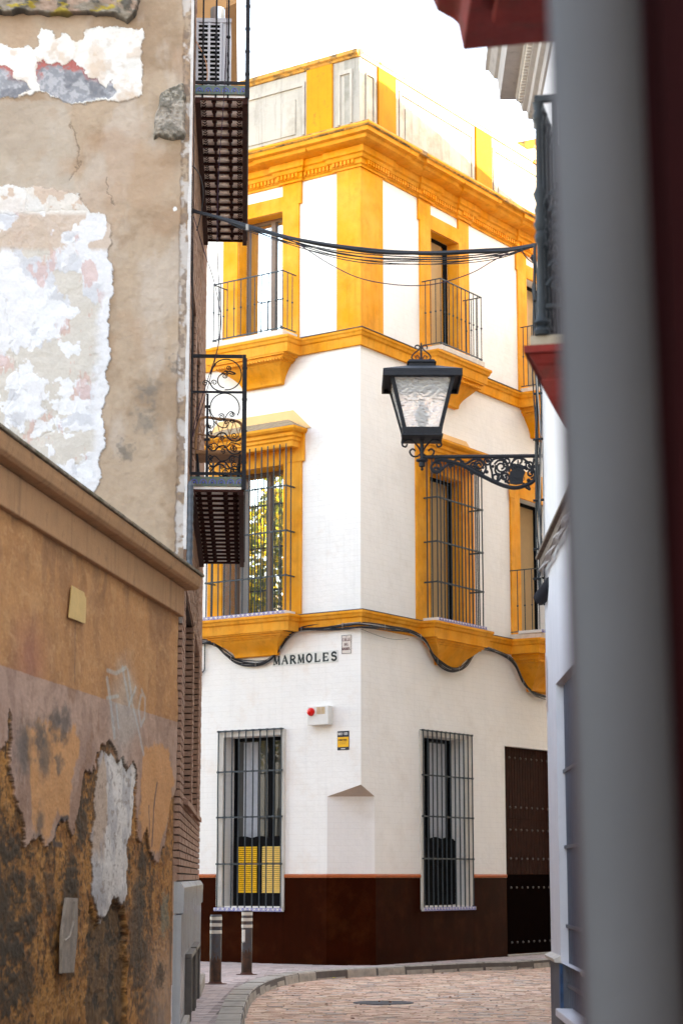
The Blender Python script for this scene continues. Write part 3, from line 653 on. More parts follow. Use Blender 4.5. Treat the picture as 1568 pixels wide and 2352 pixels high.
balcony(w6, L, 1.38, 3.08, .50, 11.31, 12.55, 11, side=3); balcony(w7, R, 2.06, 3.68, .50, 11.31, 12.72, 11); balcony(w8, R, 5.95, 7.9, .45, 11.31, 12.72, 11)
balcony(w5, R, 5.42, 7.5, .70, 6.16, 7.55, 9, side=4, knob=.42); tile_edge(w5, R, 5.40, 7.52, .2, .72, 6.262, 6.32)
def corbel(par, F, s0, s1, o, zt, zb, i0, i1, dent=False, top=.0):
    """ochre console under a window, drawn in through curved mouldings"""
    lv = []; h = zt - zb; N = 10
    lv.append((zt, s0, s1, -.02, o)); lv.append((zt - .06 * h, s0, s1, -.02, o)); lv.append((zt - .065 * h, s0 + .05, s1 - .05, -.02, o - .04))
    lv.append((zt - .16 * h, s0 + .06, s1 - .06, -.02, o - .045)); lv.append((zt - .165 * h, s0 + .10, s1 - .10, -.02, o - .07)); lv.append((zt - .24 * h, s0 + .11, s1 - .11, -.02, o - .08))
    lv.append((zt - .245 * h, s0 + .15, s1 - .15, -.02, o - .10))
    for k in range(1, N + 1):
        t = k / N; e = math.sin(t * math.pi / 2) ** 1.15; z = zt - h * (.245 + .755 * t * .97)
        lv.append((z, s0 + .15 + (i0 - s0 - .15) * e, s1 - .15 + (i1 - s1 + .15) * e, -.02, max(.05, (o - .10) * (1 - .72 * e ** 1.2))))
    lv.append((zb, i0 + .02, i1 - .02, -.02, .06))
    obj('corbel', MB(F).loft(lv), ochre, par, bevel=.003)
    if dent:
        d = MB(F); a_ = s0 + .09
        while a_ < s1 - .12: d.box(a_, a_ + .035, o - .055, o - .01, zt - .23 * h, zt - .17 * h); a_ += .065
        for e in (s0 + .068, s1 - .10):
            q = .03
            while q < o - .08: d.box(e, e + .032, q, q + .03, zt - .23 * h, zt - .17 * h); q += .065
        obj('dentil', d, ochre, par)
corbel(w3, L, 1.46, 3.25, .36, 5.86, 5.46, 1.78, 2.75); corbel(w4, R, 2.02, 3.88, .36, 5.86, 5.40, 2.50, 3.35)
corbel(w5, R, 5.46, 7.46, .62, 5.86, 5.17, 6.05, 6.95, dent=True)
corbel(w6, L, 1.40, 3.12, .44, 11.0, 10.50, 1.70, 2.62, dent=True); corbel(w7, R, 2.08, 3.80, .42, 11.0, 10.45, 2.45, 3.35, dent=True); corbel(w8, R, 5.98, 7.76, .42, 11.0, 10.45, 6.4, 7.3, dent=True)
# studded coach door
m = MB(R); m.box(5.132, 7.348, -.30, -.12, .03, 4.038)
gd = obj('garage_door', m, dadom, cb); gd['label'] = 'dark brown studded plank door'
m = MB(R); n = 20
for i in range(n):
    a_ = 5.14 + 2.2 * i / n; m.box(a_ + .006, a_ + 2.2 / n - .006, -.118, -.10, 2.64, 4.02); m.box(a_ + .006, a_ + 2.2 / n - .006, -.118, -.10, 1.56, 2.62); 
obj('plank', m, door, gd, bevel=.003)
m = MB(R); m.box(5.14, 7.34, -.118, -.102, .05, 1.55); obj('lower_panel', m, doorl, gd)
m = MB(R)
for z in (3.83, 2.86, 2.42, 1.86, 1.30, .25):
    for i in range(10): m.ball((5.25 + .225 * i, -.095, z), .024, n=8)
obj('stud', m, mat('door_stud', (.13, .11, .10), .45, .1, 9, 0, metal=.6), gd, smooth=True)
m = MB(R); m.box(5.08, 7.4, -.12, .06, -.02, .028); obj('threshold', m, stone, cb, bevel=.008)
# little downlight / roof finial on the parapet
m = MB(R); s_, z_ = sz(R, 1133, 290, -.3); m.lathe((s_, -.3, 16.7), [(.03, 0), (.03, .06), (.16, .08), (.17, .14), (.10, .24), (.015, .28), (.01, .46)], 12)
single('roof_vent', m, mat('green_copper', (.12, .17, .12), .7, .2, 9, .2), 'small green capped vent poking above the corner house parapet', 'roof vent', smooth=True)

# ================================================================== SIGNS AND BOXES ON THE CORNER HOUSE
def arc(cx, cy, rx, ry, a0, a1, n=12): return [(cx + rx * math.cos(math.radians(a0 + (a1 - a0) * i / n)), cy + ry * math.sin(math.radians(a0 + (a1 - a0) * i / n))) for i in range(n + 1)]
GL = {  # strokes in a 0..1 box: (weight, points)
 'M': [(.5, [(.08, 0), (.14, 1)]), (1, [(.14, 1), (.5, .08)]), (.5, [(.5, .08), (.86, 1)]), (1.1, [(.86, 1), (.92, 0)])],
 'A': [(.5, [(.08, 0), (.5, 1)]), (1.1, [(.5, 1), (.92, 0)]), (.5, [(.24, .36), (.76, .36)])],
 'R': [(1.1, [(.18, 0), (.18, 1)]), (.8, [(.18, .97)] + arc(.5, .74, .3, .23, 90, -90) + [(.18, .5)]), (1.0, [(.45, .5), (.92, 0)])],
 'O': [(.9, arc(.5, .5, .4, .48, 0, 360, 24))], 'L': [(1.1, [(.22, 1), (.22, 0)]), (.6, [(.22, .03), (.88, .03), (.88, .25)])],
 'E': [(1.1, [(.2, 0), (.2, 1)]), (.6, [(.2, .97), (.85, .97), (.85, .8)]), (.6, [(.2, .5), (.7, .5)]), (.6, [(.2, .03), (.88, .03), (.88, .22)])],
 'S': [(.95, arc(.5, .74, .32, .24, 20, 230) + arc(.5, .26, .34, .26, 80, -160))],
 'C': [(.95, arc(.55, .5, .42, .48, 55, 305, 18))], 'D': [(1.1, [(.18, 0), (.18, 1)]), (.9, [(.18, .97)] + arc(.42, .5, .45, .47, 90, -90, 14) + [(.18, .03)])],
 'N': [(.6, [(.12, 0), (.12, 1)]), (1.1, [(.12, 1), (.88, 0)]), (.6, [(.88, 0), (.88, 1)])], 'T': [(1.1, [(.5, 0), (.5, 1)]), (.6, [(.08, .8), (.08, .97), (.92, .97), (.92, .8)])],
 '8': [(.8, arc(.5, .72, .28, .25, -90, 270, 20)), (.8, arc(.5, .24, .34, .24, 90, 450, 20))]}
SERIF = {'M': [(.08, 0), (.92, 0), (.14, 1), (.86, 1)], 'A': [(.08, 0), (.92, 0)], 'R': [(.18, 0), (.18, 1), (.92, 0)], 'L': [(.22, 1), (.22, 0)], 'E': [(.2, 0), (.2, 1)], 'D': [(.18, 0), (.18, 1)], 'N': [(.12, 0), (.12, 1), (.88, 1)], 'T': [(.5, 0)]}
def stroke(m, F, pts, w_, o0, o1):
    for (x0, y0), (x1, y1) in zip(pts[:-1], pts[1:]):
        dx, dy = x1 - x0, y1 - y0; l = math.hypot(dx, dy) or 1e-6; nx, ny = -dy / l * w_ / 2, dx / l * w_ / 2; ex, ey = dx / l * w_ * .25, dy / l * w_ * .25
        m.plate([(x0 - ex + nx, y0 - ey + ny), (x0 - ex - nx, y0 - ey - ny), (x1 + ex - nx, y1 + ey - ny), (x1 + ex + nx, y1 + ey + ny)], o0, o1, F)
def write(m, F, txt, s0, z0, wd, ht, o, th=.1, dirn=1, gap=1.15, serif=True):
    x = s0
    for ch in txt:
        if ch in GL:
            for wt, pts in GL[ch]: stroke(m, F, [(x + dirn * wd * a_, z0 + ht * b_) for a_, b_ in pts], th * wt, o, o + .003)
            if serif:
                for a_, b_ in SERIF.get(ch, []): stroke(m, F, [(x + dirn * wd * (a_ - .13), z0 + ht * b_), (x + dirn * wd * (a_ + .13), z0 + ht * b_)], th * .45, o, o + .0035)
        x += dirn * wd * gap
def zl(F, px, py): return sz(F, px, py)
sn = thing('street_name_sign', 'white tile sign reading MARMOLES below the ochre band', 'street sign', L, 1.2, 0, 5.25)
tm = MB(L); lm = MB(L); n = 8
for i in range(n):
    a1 = 1.925 - i * .181; a0_ = a1 - .178; zc = 5.262 + .002 * math.sin(i * 2.); tm.box(a0_, a1, -.001, .008, zc, zc + .215)
    ch = 'MARMOLES'[i]; write(lm, L, ch, a1 - .022, zc + .035, .135, .145, .0085, .037, -1)
obj('tile', tm, mat('aged_white_tile', (.66, .66, .62), .35, .12, 6, .05, patch=((.45, .38, .30), 14, .6, .75, .5)), sn, bevel=.002); obj('lettering', lm, inkg, sn)
sp = thing('street_plaque', 'small cream plaque reading CALLE DEL MARMOL near the house corner', 'street sign', L, .3, 0, 5.4)
m = MB(L); m.box(.195, .405, -.001, .008, 5.40, 5.73); m.m = 1
for b in ((.195, .405, .0081, .010, 5.40, 5.407), (.195, .405, .0081, .010, 5.723, 5.73), (.195, .202, .0081, .010, 5.407, 5.723), (.398, .405, .0081, .010, 5.407, 5.723)): m.box(*b)
obj('plate', m, [mat('cream_tile', (.66, .58, .52), .4, .08, 9, .05), inkg], sp)
m = MB(L); inkr = mat('faded_red_ink', (.16, .07, .07), .5, .1, 9, 0)
write(m, L, 'CALLE', .385, 5.625, .030, .052, .0085, .008, -1); write(m, L, 'DEL', .345, 5.545, .026, .04, .0085, .007, -1); write(m, L, 'MARMOL', .392, 5.465, .026, .045, .0085, .008, -1)
m.ball((.30, .009, 5.70), .008); obj('lettering', m, inkr, sp)
al = thing('alarm_siren', 'white alarm box with a round red lamp on the house wall', 'alarm', L, .8, 0, 4.13)
m = MB(L); m.box(.60, 1.055, -.001, .14, 4.155, 4.49); obj('casing', m, plast, al, bevel=.008)
m = MB(L); m.lathe((0, 0, 0), [(.074, 0), (.074, .02), (.06, .05), (.025, .062), (.001, .064)], 20, Frame((0, 0), 0)); 
v2 = [(L.w(.97 + v.x, .141 + v.z, 4.39 + v.y)) for v in m.v]; m.v = v2; obj('lamp', m, redl, al, smooth=True)
m = MB(L)
for a_ in (.67, .765):
    for k in range(7): m.box(a_, a_ + .085, .141, .144, 4.345 + .018 * k, 4.357 + .018 * k)
obj('speaker_louvre', m, beige, al)
si = thing('alarm_sign', 'black and yellow alarm notice reading CONECTADA below the siren', 'sign', L, .37, 0, 3.7)
m = MB(L); m.box(.247, .497, -.001, .006, 3.70, 4.035); m.m = 1; m.box(.255, .489, .0062, .008, 3.755, 3.93); m.m = 2
write(m, L, 'M', .485, 3.965, .05, .045, .0065, .012, -1, serif=False); write(m, L, 'O', .425, 3.965, .045, .045, .0065, .008, -1, serif=False)
stroke(m, L, [(.418, 3.972), (.388, 4.003)], .006, .0062, .009)
for k in range(3): m.box(.275, .355, .0062, .008, 3.968 + .016 * k, 3.976 + .016 * k)
m.box(.33, .42, .0062, .008, 3.718, 3.732); m.m = 0
write(m, L, 'CONECTADA', .475, 3.865, .018, .028, .0085, .005, -1, serif=False)
for k in range(3): m.box(.29 + .01 * k, .46, .0082, .009, 3.845 - .018 * k, 3.848 - .018 * k)
obj('panel', m, [navy, yel, plast], si)
# wall box and cable loop at the left end
jb = thing('junction_box', 'small white junction box with black cable loop at the wall end', 'junction box', L, 3.65, 0, 4.95)
m = MB(L); m.box(3.60, 3.72, 0, .07, 5.02, 5.32); obj('box', m, plast, jb, bevel=.006)
m = MB(L); a_, z_ = sz(L, 473, 1480); m.tube([(a_ + .0, .03, z_), (a_, .03, z_ - .3)] + [(a_ + .055 - .055 * math.cos(t / 8 * math.pi), .03, z_ - .45 - .07 * math.sin(t / 8 * math.pi)) for t in range(9)] + [(a_ + .11, .03, z_ - .38)], .012, 6); obj('cable_loop', m, cable, jb)
# wavy bundle of cables under the band
pts = [(440, 1470), (462, 1476), (482, 1477), (502, 1484), (522, 1503), (545, 1518), (575, 1524), (612, 1521), (640, 1500), (665, 1466), (690, 1448), (740, 1443), (790, 1438), (824, 1437)]
ptr = [(824, 1437), (880, 1441), (930, 1449), (962, 1468), (982, 1503), (1002, 1526), (1030, 1537), (1058, 1524), (1083, 1488), (1105, 1488), (1150, 1505), (1172, 1525), (1190, 1565), (1215, 1592), (1250, 1603)]
def cr(P, n=8):
    out = []; Q = [P[0]] + P + [P[-1]]
    for i in range(1, len(Q) - 2):
        for k in range(n):
            t = k / n; p0, p1, p2, p3 = Q[i - 1], Q[i], Q[i + 1], Q[i + 2]
            out.append(tuple(.5 * (2 * p1[d] + (p2[d] - p0[d]) * t + (2 * p0[d] - 5 * p1[d] + 4 * p2[d] - p3[d]) * t * t + (3 * p1[d] - p0[d] - 3 * p2[d] + p3[d]) * t ** 3) for d in range(len(p1))))
    return out + [P[-1]]
cl = [sz(L, *p) for p in pts]; crr = [sz(R, *p) for p in ptr]
fc = thing('facade_cable_bundle', 'bundle of black and grey cables draped in waves under the ochre band', 'cable', L, 0, 0, 5.7)
path = [Vector(L.w(a_, .05, z_)) for a_, z_ in cl[:-1]] + [L.w(0, .05, cl[-1][1]) + R.n * .05] + [Vector(R.w(a_, .11, z_ - .02)) for a_, z_ in crr[1:]]
path = cr([tuple(v) for v in path], 7)
for k in range(8):
    ph = random.uniform(0, 6); am = .012 + .022 * random.random(); off = -.035 + .012 * k; P = []
    for i, v in enumerate(path):
        q = .6 + .4 * math.sin(i * .11 + ph); P.append(Vector((v[0], v[1] - .012 * math.sin(i * .3 + ph), v[2] + off * q + am * math.sin(i * (.13 + .02 * k) + ph))))
    m = MB(); m.tube(P, .017 if k in (1, 4) else random.uniform(.009, .013), 5); obj('cable', m, [cable, cable, cableg, cable, cable, cableg, cable, cable][k], fc, smooth=True)
for i in range(6, len(path) - 4, 13):
    v = Vector(path[i]); m = MB(); m.tube([v + Vector((0, -.03, .05)), v + Vector((0, -.055, 0)), v + Vector((0, -.03, -.05))], .006, 5); obj('cable_clip', m, cableg, fc)
m = MB(); P = [sz(R, 826, 1445), sz(R, 870, 1462), sz(R, 905, 1469), sz(R, 935, 1467)]; m.tube([Vector(R.w(a_, .03, z_)) for a_, z_ in cr(P, 6)], .003, 4); obj('thin_wire', m, cable, fc)
# stains run-off handled by materials

# ================================================================== BRICK AND PLASTER BUILDING ON THE LEFT
ap = thing('apartment_building', 'brown brick building with flaking plaster end wall and two iron balconies', 'apartment building', B)
NB, FB, TOPZ = 0.0, 9.12, 13.0
op = [(1.1, 4.28, 2.33, 4.5), (4.85, 7.55, 2.33, 4.55), (1.9, 3.4, 5.75, 8.2), (4.2, 5.8, 5.75, 8.2), (2.1, 3.6, 10.3, 12.6), (4.4, 6.0, 10.3, 12.6)]
bk = MB(B); z = 1.47; ci = 0
while z < TOPZ:
    h = .058; spans = [(NB + .002, FB)]
    for a_, b_, c_, d_2 in op:
        if c_ < z + h * .5 < d_2:
            ns_ = []
            for s0, s1 in spans:
                if b_ <= s0 or a_ >= s1: ns_.append((s0, s1))
                else:
                    if a_ > s0: ns_.append((s0, a_))
                    if b_ < s1: ns_.append((b_, s1))
            spans = ns_
    for s0, s1 in spans:
        x = s0; off = .12 if ci % 2 else 0
        while x < s1 - .02:
            e = min(x + (.24 if x > s0 or not off else .12), s1); bk.box(x + .003, e - .003, -.10, random.uniform(-.004, .003), z, z + h); x = e
    z += .0745; ci += 1
obj('brick_facing', bk, brickm, ap)
m = MB(B); sheet(m, B, NB + .01, FB, 0, TOPZ, [(a_, b_, c_, d_2, .2) for a_, b_, c_, d_2 in op], o=-.022); obj('wall', m, mortar, ap)
m = MB(B); m.add([(FB, -.025, 0), (FB, -8, 0), (FB, -8, TOPZ), (FB, -.025, TOPZ), (NB, -.025, TOPZ), (NB, -8, TOPZ)], [(0, 1, 2, 3), (3, 2, 5, 4)]); obj('rear_wall', m, brickm, ap)
for a_, b_, c_, d_2 in op:
    m = MB(B); m.box(a_ + .001, b_ - .001, -.26, -.20, c_ + .001, d_2 - .001); wd_ = obj('window', m, darkf, ap)
    m = MB(B); m.add([(a_ + .05, -.198, c_ + .05), (b_ - .05, -.198, c_ + .05), (b_ - .05, -.198, d_2 - .05), (a_ + .05, -.198, d_2 - .05)], [(0, 1, 2, 3)]); obj('pane', m, glassd, wd_)
    if d_2 < 5:
        m = MB(B); zz = c_
        while zz < d_2 - .04: m.box(b_ - .10, b_ - .002, -.19, .0, zz, zz + .058); zz += .0745
        for _k in range(3): pass
        obj('brick_jamb', m, brickm, wd_)
        m = MB(B); x = a_ - .05
        while x < b_: m.prism([(-.19, c_ - .01), (.055, c_ - .10), (.055, c_ - .04), (-.19, c_ + .05)], x + .004, x + .11); x += .118
        obj('sill', m, brickm, wd_, bevel=.004)
# marble base
m = MB(B); x = NB + .02
while x < FB: e = min(x + .62, FB + .03); m.box(x + .003, e - .003, -.05, .03, .0, 1.14); x = e
obj('marble_base', m, marble, ap, bevel=.004)
m = MB(B); x = NB + .02
while x < FB: e = min(x + 1.24, FB + .05); m.prism([(-.05, 1.15), (.05, 1.15), (.055, 1.40), (.02, 1.455), (-.05, 1.46)], x + .002, e - .002); x = e
obj('marble_cap', m, marble, ap, bevel=.004)
m = MB(B); m.box(NB, 1.4, .03, .09, -.02, .10); m.box(6.3, FB + .04, .03, .10, -.02, .16); obj('plinth', m, stone, ap, bevel=.01)
for a_, b_ in ((1.55, 3.3), (3.75, 5.6)):
    m = MB(B); m.box(a_ + .04, b_ - .04, .031, .05, .03, .66); bw = obj('basement_window', m, dark, ap)
    m = MB(B); m.box(a_, a_ + .05, .031, .10, .02, .66); m.box(b_ - .05, b_, .031, .10, .02, .66); m.box(a_, b_, .031, .101, .662, .71)
    for k in range(1, 9): m.box(a_ + (b_ - a_) * k / 9 - .008, a_ + (b_ - a_) * k / 9 + .008, .06, .075, .03, .66)
    obj('frame', m, mat('brown_grey_metal', (.10, .085, .075), .5, .2, 9, .1), bw, bevel=.004)
# white metal corner strip, black ribbed pipe, dark conduits
m = MB(A); pts_ = [(0.0, 4.75 + .12 * k) for k in range(70)]
m2 = [(-.028, z_) for k, (_, z_) in enumerate(pts_)]; out = [(.004 + .004 * math.sin(k * 2.3) + .005 * math.sin(k * .9), z_) for k, (_, z_) in enumerate(pts_)]
m.plate(m2 + out[::-1], -.02, .022); obj('corner_strip', m, mat('flaking_white_edge', (.50, .47, .46), .8, .15, 12, .4, patch=((.35, .26, .2), 14, .6, .7, .7)), ap)
m = MB(B); zz = 4.6
m.lathe((.0, .06, 4.55), [(.028, 0)] + [(.028 + (.006 if k % 2 else 0), .045 * k) for k in range(1, 20)] + [(.02, .9)], 12); obj('ribbed_pipe', m, mat('dark_ribbed_plastic', (.05, .06, .075), .5, .1, 9, 0), ap)

# painted party wall
A_S = np.concatenate([np.linspace(.0, 2.15, 330), np.linspace(2.2, 6.5, 60)]); A_Z = np.concatenate([np.linspace(4.0, 11.1, 920), np.linspace(11.15, 13.0, 20)])
c1 = lambda x, y: sz(A, x * .41, y * .41)
P1 = [c1(*p) for p in ((-600, 260), (0, 255), (60, 262), (100, 275), (150, 270), (200, 285), (222, 240), (230, 170), (260, 185), (290, 182), (305, 220), (340, 190), (370, 192), (400, 228), (450, 222), (470, 212), (500, 170), (570, 158), (590, 175), (640, 150), (700, 178), (800, 165), (792, 400), (795, 545), (740, 572), (560, 580), (400, 588), (380, 572), (300, 555), (250, 520), (190, 518), (150, 545), (100, 552), (0, 562), (-600, 560))]
G1 = [c1(*p) for p in ((-600, 390), (0, 380), (40, 378), (65, 395), (80, 450), (120, 455), (165, 500), (120, 530), (100, 552), (0, 560), (-600, 556))]
G2 = [c1(*p) for p in ((205, 345), (250, 352), (275, 370), (330, 368), (380, 372), (420, 350), (428, 385), (480, 395), (495, 430), (550, 440), (570, 475), (600, 500), (640, 458), (662, 520), (640, 560), (560, 572), (400, 582), (330, 560), (260, 520), (212, 512))]
P2 = [c1(*p) for p in ((-600, 1045), (0, 1045), (130, 1055), (260, 1062), (380, 1070), (440, 1085), (485, 1150), (520, 1195), (590, 1210), (620, 1300), (635, 1568), (622, 1740), (605, 1870), (612, 1990), (595, 2120), (600, 2270), (580, 2290), (590, 2450), (560, 2560), (572, 2680), (545, 2740), (500, 2900), (0, 3400), (-600, 3400))]
TOPL = [c1(*p) for p in ((-600, -400), (820, -400), (800, 20), (760, 110), (720, 155), (640, 110), (500, 100), (300, 105), (130, 95), (0, 105), (-600, 100))]
def blend(c, k, col): return c * (1 - k[..., None]) + np.array(col) * k[..., None]
def party(s, z):
    n1 = fbm(s * 2.2, z * 2.2, 1, 6); n2 = fbm(s * 7, z * 7, 11, 5); n3 = fbm(s * 22, z * 22, 21, 4); n4 = fbm(s * 60, z * 60, 31, 3)
    dx = (fbm(s * 5, z * 5, 41, 7, .68) - .5) * .17; dz = (fbm(s * 5, z * 5, 51, 7, .68) - .5) * .17; S, Z_ = s + dx, z + dz
    base = np.ones(s.shape + (3,)) * np.array([.41, .30, .215])
    base = blend(base, sst(n1, .45, .65) * .8, (.30, .195, .125)); base = blend(base, sst(fbm(s * 3, z * 1.2, 61, 5), .5, .7) * .55, (.50, .42, .36)); base *= (.9 + .2 * n3)[..., None]
    grey = sst(-sdpoly(S, Z_, [c1(*p) for p in ((-600, 560), (370, 570), (390, 690), (455, 860), (400, 960), (420, 1060), (-600, 1060))]), -.01, .03); base = blend(base, grey * .55, (.42, .36, .30))
    warm = sst(fbm(s * 1.6, z * 1.6, 71, 4), .52, .68) * sst(z, 5.5, 8); base = blend(base, warm * .4, (.40, .24, .15))
    h = (n1 - .5) * .03 + (n2 - .5) * .013 + (n3 - .5) * .003 + (fbm(s * 4 + n2, z * 9, 81, 4) - .5) * .008
    # dark damp marks
    for px, py, r_ in ((830, 2210, .12), (820, 2350, .13), (985, 2065, .05), (700, 2530, .08)):
        a_, b_ = c1(px, py); d = np.hypot(s - a_, (z - b_) * .8); base = blend(base, sst(r_ * 1.5 - d + (n3 - .5) * .25 + (n2 - .5) * .1, 0, r_ * 1.6) * .75, (.16, .135, .115))
    for ln_ in ([c1(390, 690), c1(430, 780), c1(455, 860), c1(440, 940), c1(370, 1010)], [c1(140, 1060), c1(145, 1190)], [c1(0, 1195), c1(300, 1195), c1(500, 1185)], [c1(0, 1640), c1(45, 1720), c1(60, 1900), c1(100, 2000), c1(110, 2120), c1(60, 2250)], [c1(200, 290), c1(212, 510)], [c1(230, 2200), c1(270, 2290), c1(310, 2400), c1(210, 2480)], [c1(40, 2320), c1(110, 2390), c1(120, 2440)], [c1(600, 1000), c1(640, 1150)]):
        d = sdline(S, Z_, ln_); base = blend(base, (1 - sst(d, .0, .009)) * .6, (.12, .085, .065)); h -= (1 - sst(d, 0, .012)) * .006
    d1 = sdpoly(S, Z_, P1); k1 = sst(-d1, -.002, .004)
    wh = np.ones(s.shape + (3,)) * np.array([.70, .67, .64]); wh = blend(wh, sst(n2, .55, .72) * .5, (.52, .36, .25)); wh = blend(wh, sst(fbm(s * 5, z * 3, 91, 5), .55, .7) * .5 * sst(1.9 - s, .0, .9), (.60, .44, .33))
    c_ = blend(base, k1, (0, 0, 0)) + wh * k1[..., None]; h += k1 * .012
    for gp in (G1, G2):
        dg = sdpoly(S, Z_, gp); kg = sst(-dg, -.002, .004); gc = np.ones(s.shape + (3,)) * np.array([.26, .265, .29]); gc = blend(gc, sst(n3, .42, .62) * .7, (.45, .44, .46)); gc = blend(gc, sst(n2, .55, .66) * .6, (.12, .12, .14))
        gc = blend(gc, sst(dg + (n3 - .5) * .12, -.06, -.01) * sst(z, c1(0, 480)[1], c1(0, 400)[1]) * .9, (.42, .10, .08)); c_ = blend(c_, kg, (0, 0, 0)) + gc * kg[..., None]; h -= kg * .006
    # big lower patch with many coats
    d2 = sdpoly(S, Z_, P2); k2 = sst(-d2, -.002, .005)
    wc = np.ones(s.shape + (3,)) * np.array([.66, .65, .67]); inner = sst(-d2, .05, .16); a1 = fbm(s * 3.4 + 5, z * 2.6, 101, 6); a2 = fbm(s * 3.2, z * 2.4 + 9, 111, 6); a3 = fbm(s * 4 + 2, z * 3, 121, 6)
    wc = blend(wc, sst(a1, .48, .56) * inner * .8, (.50, .50, .53)); wc = blend(wc, sst(a2, .54, .56) * inner, (.54, .49, .44)); wc = blend(wc, sst(a3 + (fbm(s * 40, z * 9, 131, 3) - .5) * .25, .60, .66) * inner * .6, (.55, .33, .29))
    wc = blend(wc, sst(fbm(s * 5, z * 5, 141, 5), .57, .60) * inner * .9, (.70, .70, .72)); top = sst(z, c1(0, 1420)[1], c1(0, 1380)[1]); wc = blend(wc, top * sst(a2, .42, .46) * .9, (.50, .38, .30))
    st = sst(z, c1(0, 1215)[1], c1(0, 1185)[1]); wc = blend(wc, st * .8, (.66, .62, .58)); wc = blend(wc, st * sst(fbm(s * 6, z * 6, 151, 5), .52, .56), (.55, .42, .34)); wc *= (.93 + .14 * n4)[..., None]
    c_ = c_ * (1 - k2[..., None]) + wc * k2[..., None]; h += k2 * .012 + k2 * (sst(a1, .50, .52) * -.003 + sst(a2, .54, .55) * -.003) * inner
    h = h + .03
    rim = np.exp(-(np.minimum(np.abs(d1), np.abs(d2)) / .012) ** 2); c_ *= (1 - .25 * rim * sst(n3, .45, .6))[..., None]
    # crumbling right edge
    e = .06 + .05 * (n2 - .2) + .03 * n3; k = sst(e - s, 0, .02); c_ = blend(c_, k * sst(n3, .4, .6) * .8, (.20, .14, .11)); c_ = blend(c_, k * sst(n2, .5, .6) * .8, (.55, .50, .47)); h -= k * .03 * n2
    d = np.hypot(s - c1(1000, 0)[0], z - c1(0, 1160)[1]); c_ = blend(c_, sst(.03 - d + (n3 - .5) * .04, 0, .01), (.75, .75, .75)) * .80
    return c_, h
mpaint = mat('aged_plaster', (1, 1, 1), .9, .06, 8, .2, 70, attr='paint')
painted('plaster_end_wall', A, A_S, A_Z, party, mpaint, ap)
# weathered stone lump near the corner and mossy ledge at the top
def rock(name, F, S0, S1, Z0, Z1, fn, m, par, ns=60, nz=90): return painted(name, F, np.linspace(S0, S1, ns), np.linspace(Z0, Z1, nz), fn, m, par)
LP = [c1(*p) for p in ((1050, 455), (960, 480), (890, 520), (872, 600), (850, 690), (848, 780), (865, 822), (900, 790), (960, 812), (1040, 800), (1056, 760))]
def lump(s, z):
    n2 = fbm(s * 9, z * 9, 210, 5); n3 = fbm(s * 40, z * 40, 220, 4); d = sdpoly(s + (n2 - .5) * .05, z + (fbm(s * 9, z * 9, 230, 4) - .5) * .05, LP); k = sst(-d, 0, .05)
    zb = c1(0, 740)[1]; c_ = np.ones(s.shape + (3,)) * np.array([.13, .115, .095]); c_ = blend(c_, sst(n3, .45, .65) * .8, (.30, .26, .21)); c_ = blend(c_, sst(z, zb - .05, zb + .02) * sst(c1(0, 560)[1] - z, 0, .05) * .6, (.32, .27, .23)); c_ = blend(c_, sst(n2, .55, .65) * .6, (.05, .045, .035))
    return c_, k * (.05 + .11 * sst(z, c1(0, 830)[1], zb)) * (.7 + .5 * n2) + k * (n3 - .5) * .02 - .045
rock('stone_corbel', A, .005, c1(835, 0)[0] + .1, c1(0, 840)[1] - .02, c1(0, 440)[1], lump, mpaint, ap, 90, 130)
def ledge(s, z):
    n2 = fbm(s * 9, z * 9, 310, 5); n3 = fbm(s * 40, z * 40, 320, 4); n1 = fbm(s * 4, z * 8, 330, 5)
    d = sdpoly(s + (n2 - .5) * .04, z + (fbm(s * 10, z * 10, 331, 4) - .5) * .06, TOPL); k = sst(-d, 0, .03)
    c_ = np.ones(s.shape + (3,)) * np.array([.20, .165, .13]); c_ = blend(c_, sst(n1, .5, .62) * .7, (.30, .19, .14)); c_ = blend(c_, sst(n2, .52, .64) * .9, (.06, .055, .045)); c_ = blend(c_, sst(fbm(s * 6, z * 14, 340, 5), .58, .66) * .9, (.28, .20, .02)); c_ = blend(c_, sst(-d, .05, .0) * .8, (.05, .04, .035)); c_ *= (.75 + .5 * n3)[..., None]
    return c_, k * (.12 + .10 * n2) - .045
rock('mossy_ledge', A, .30, 6.5, 10.35, 11.6, ledge, mpaint, ap, 420, 150)

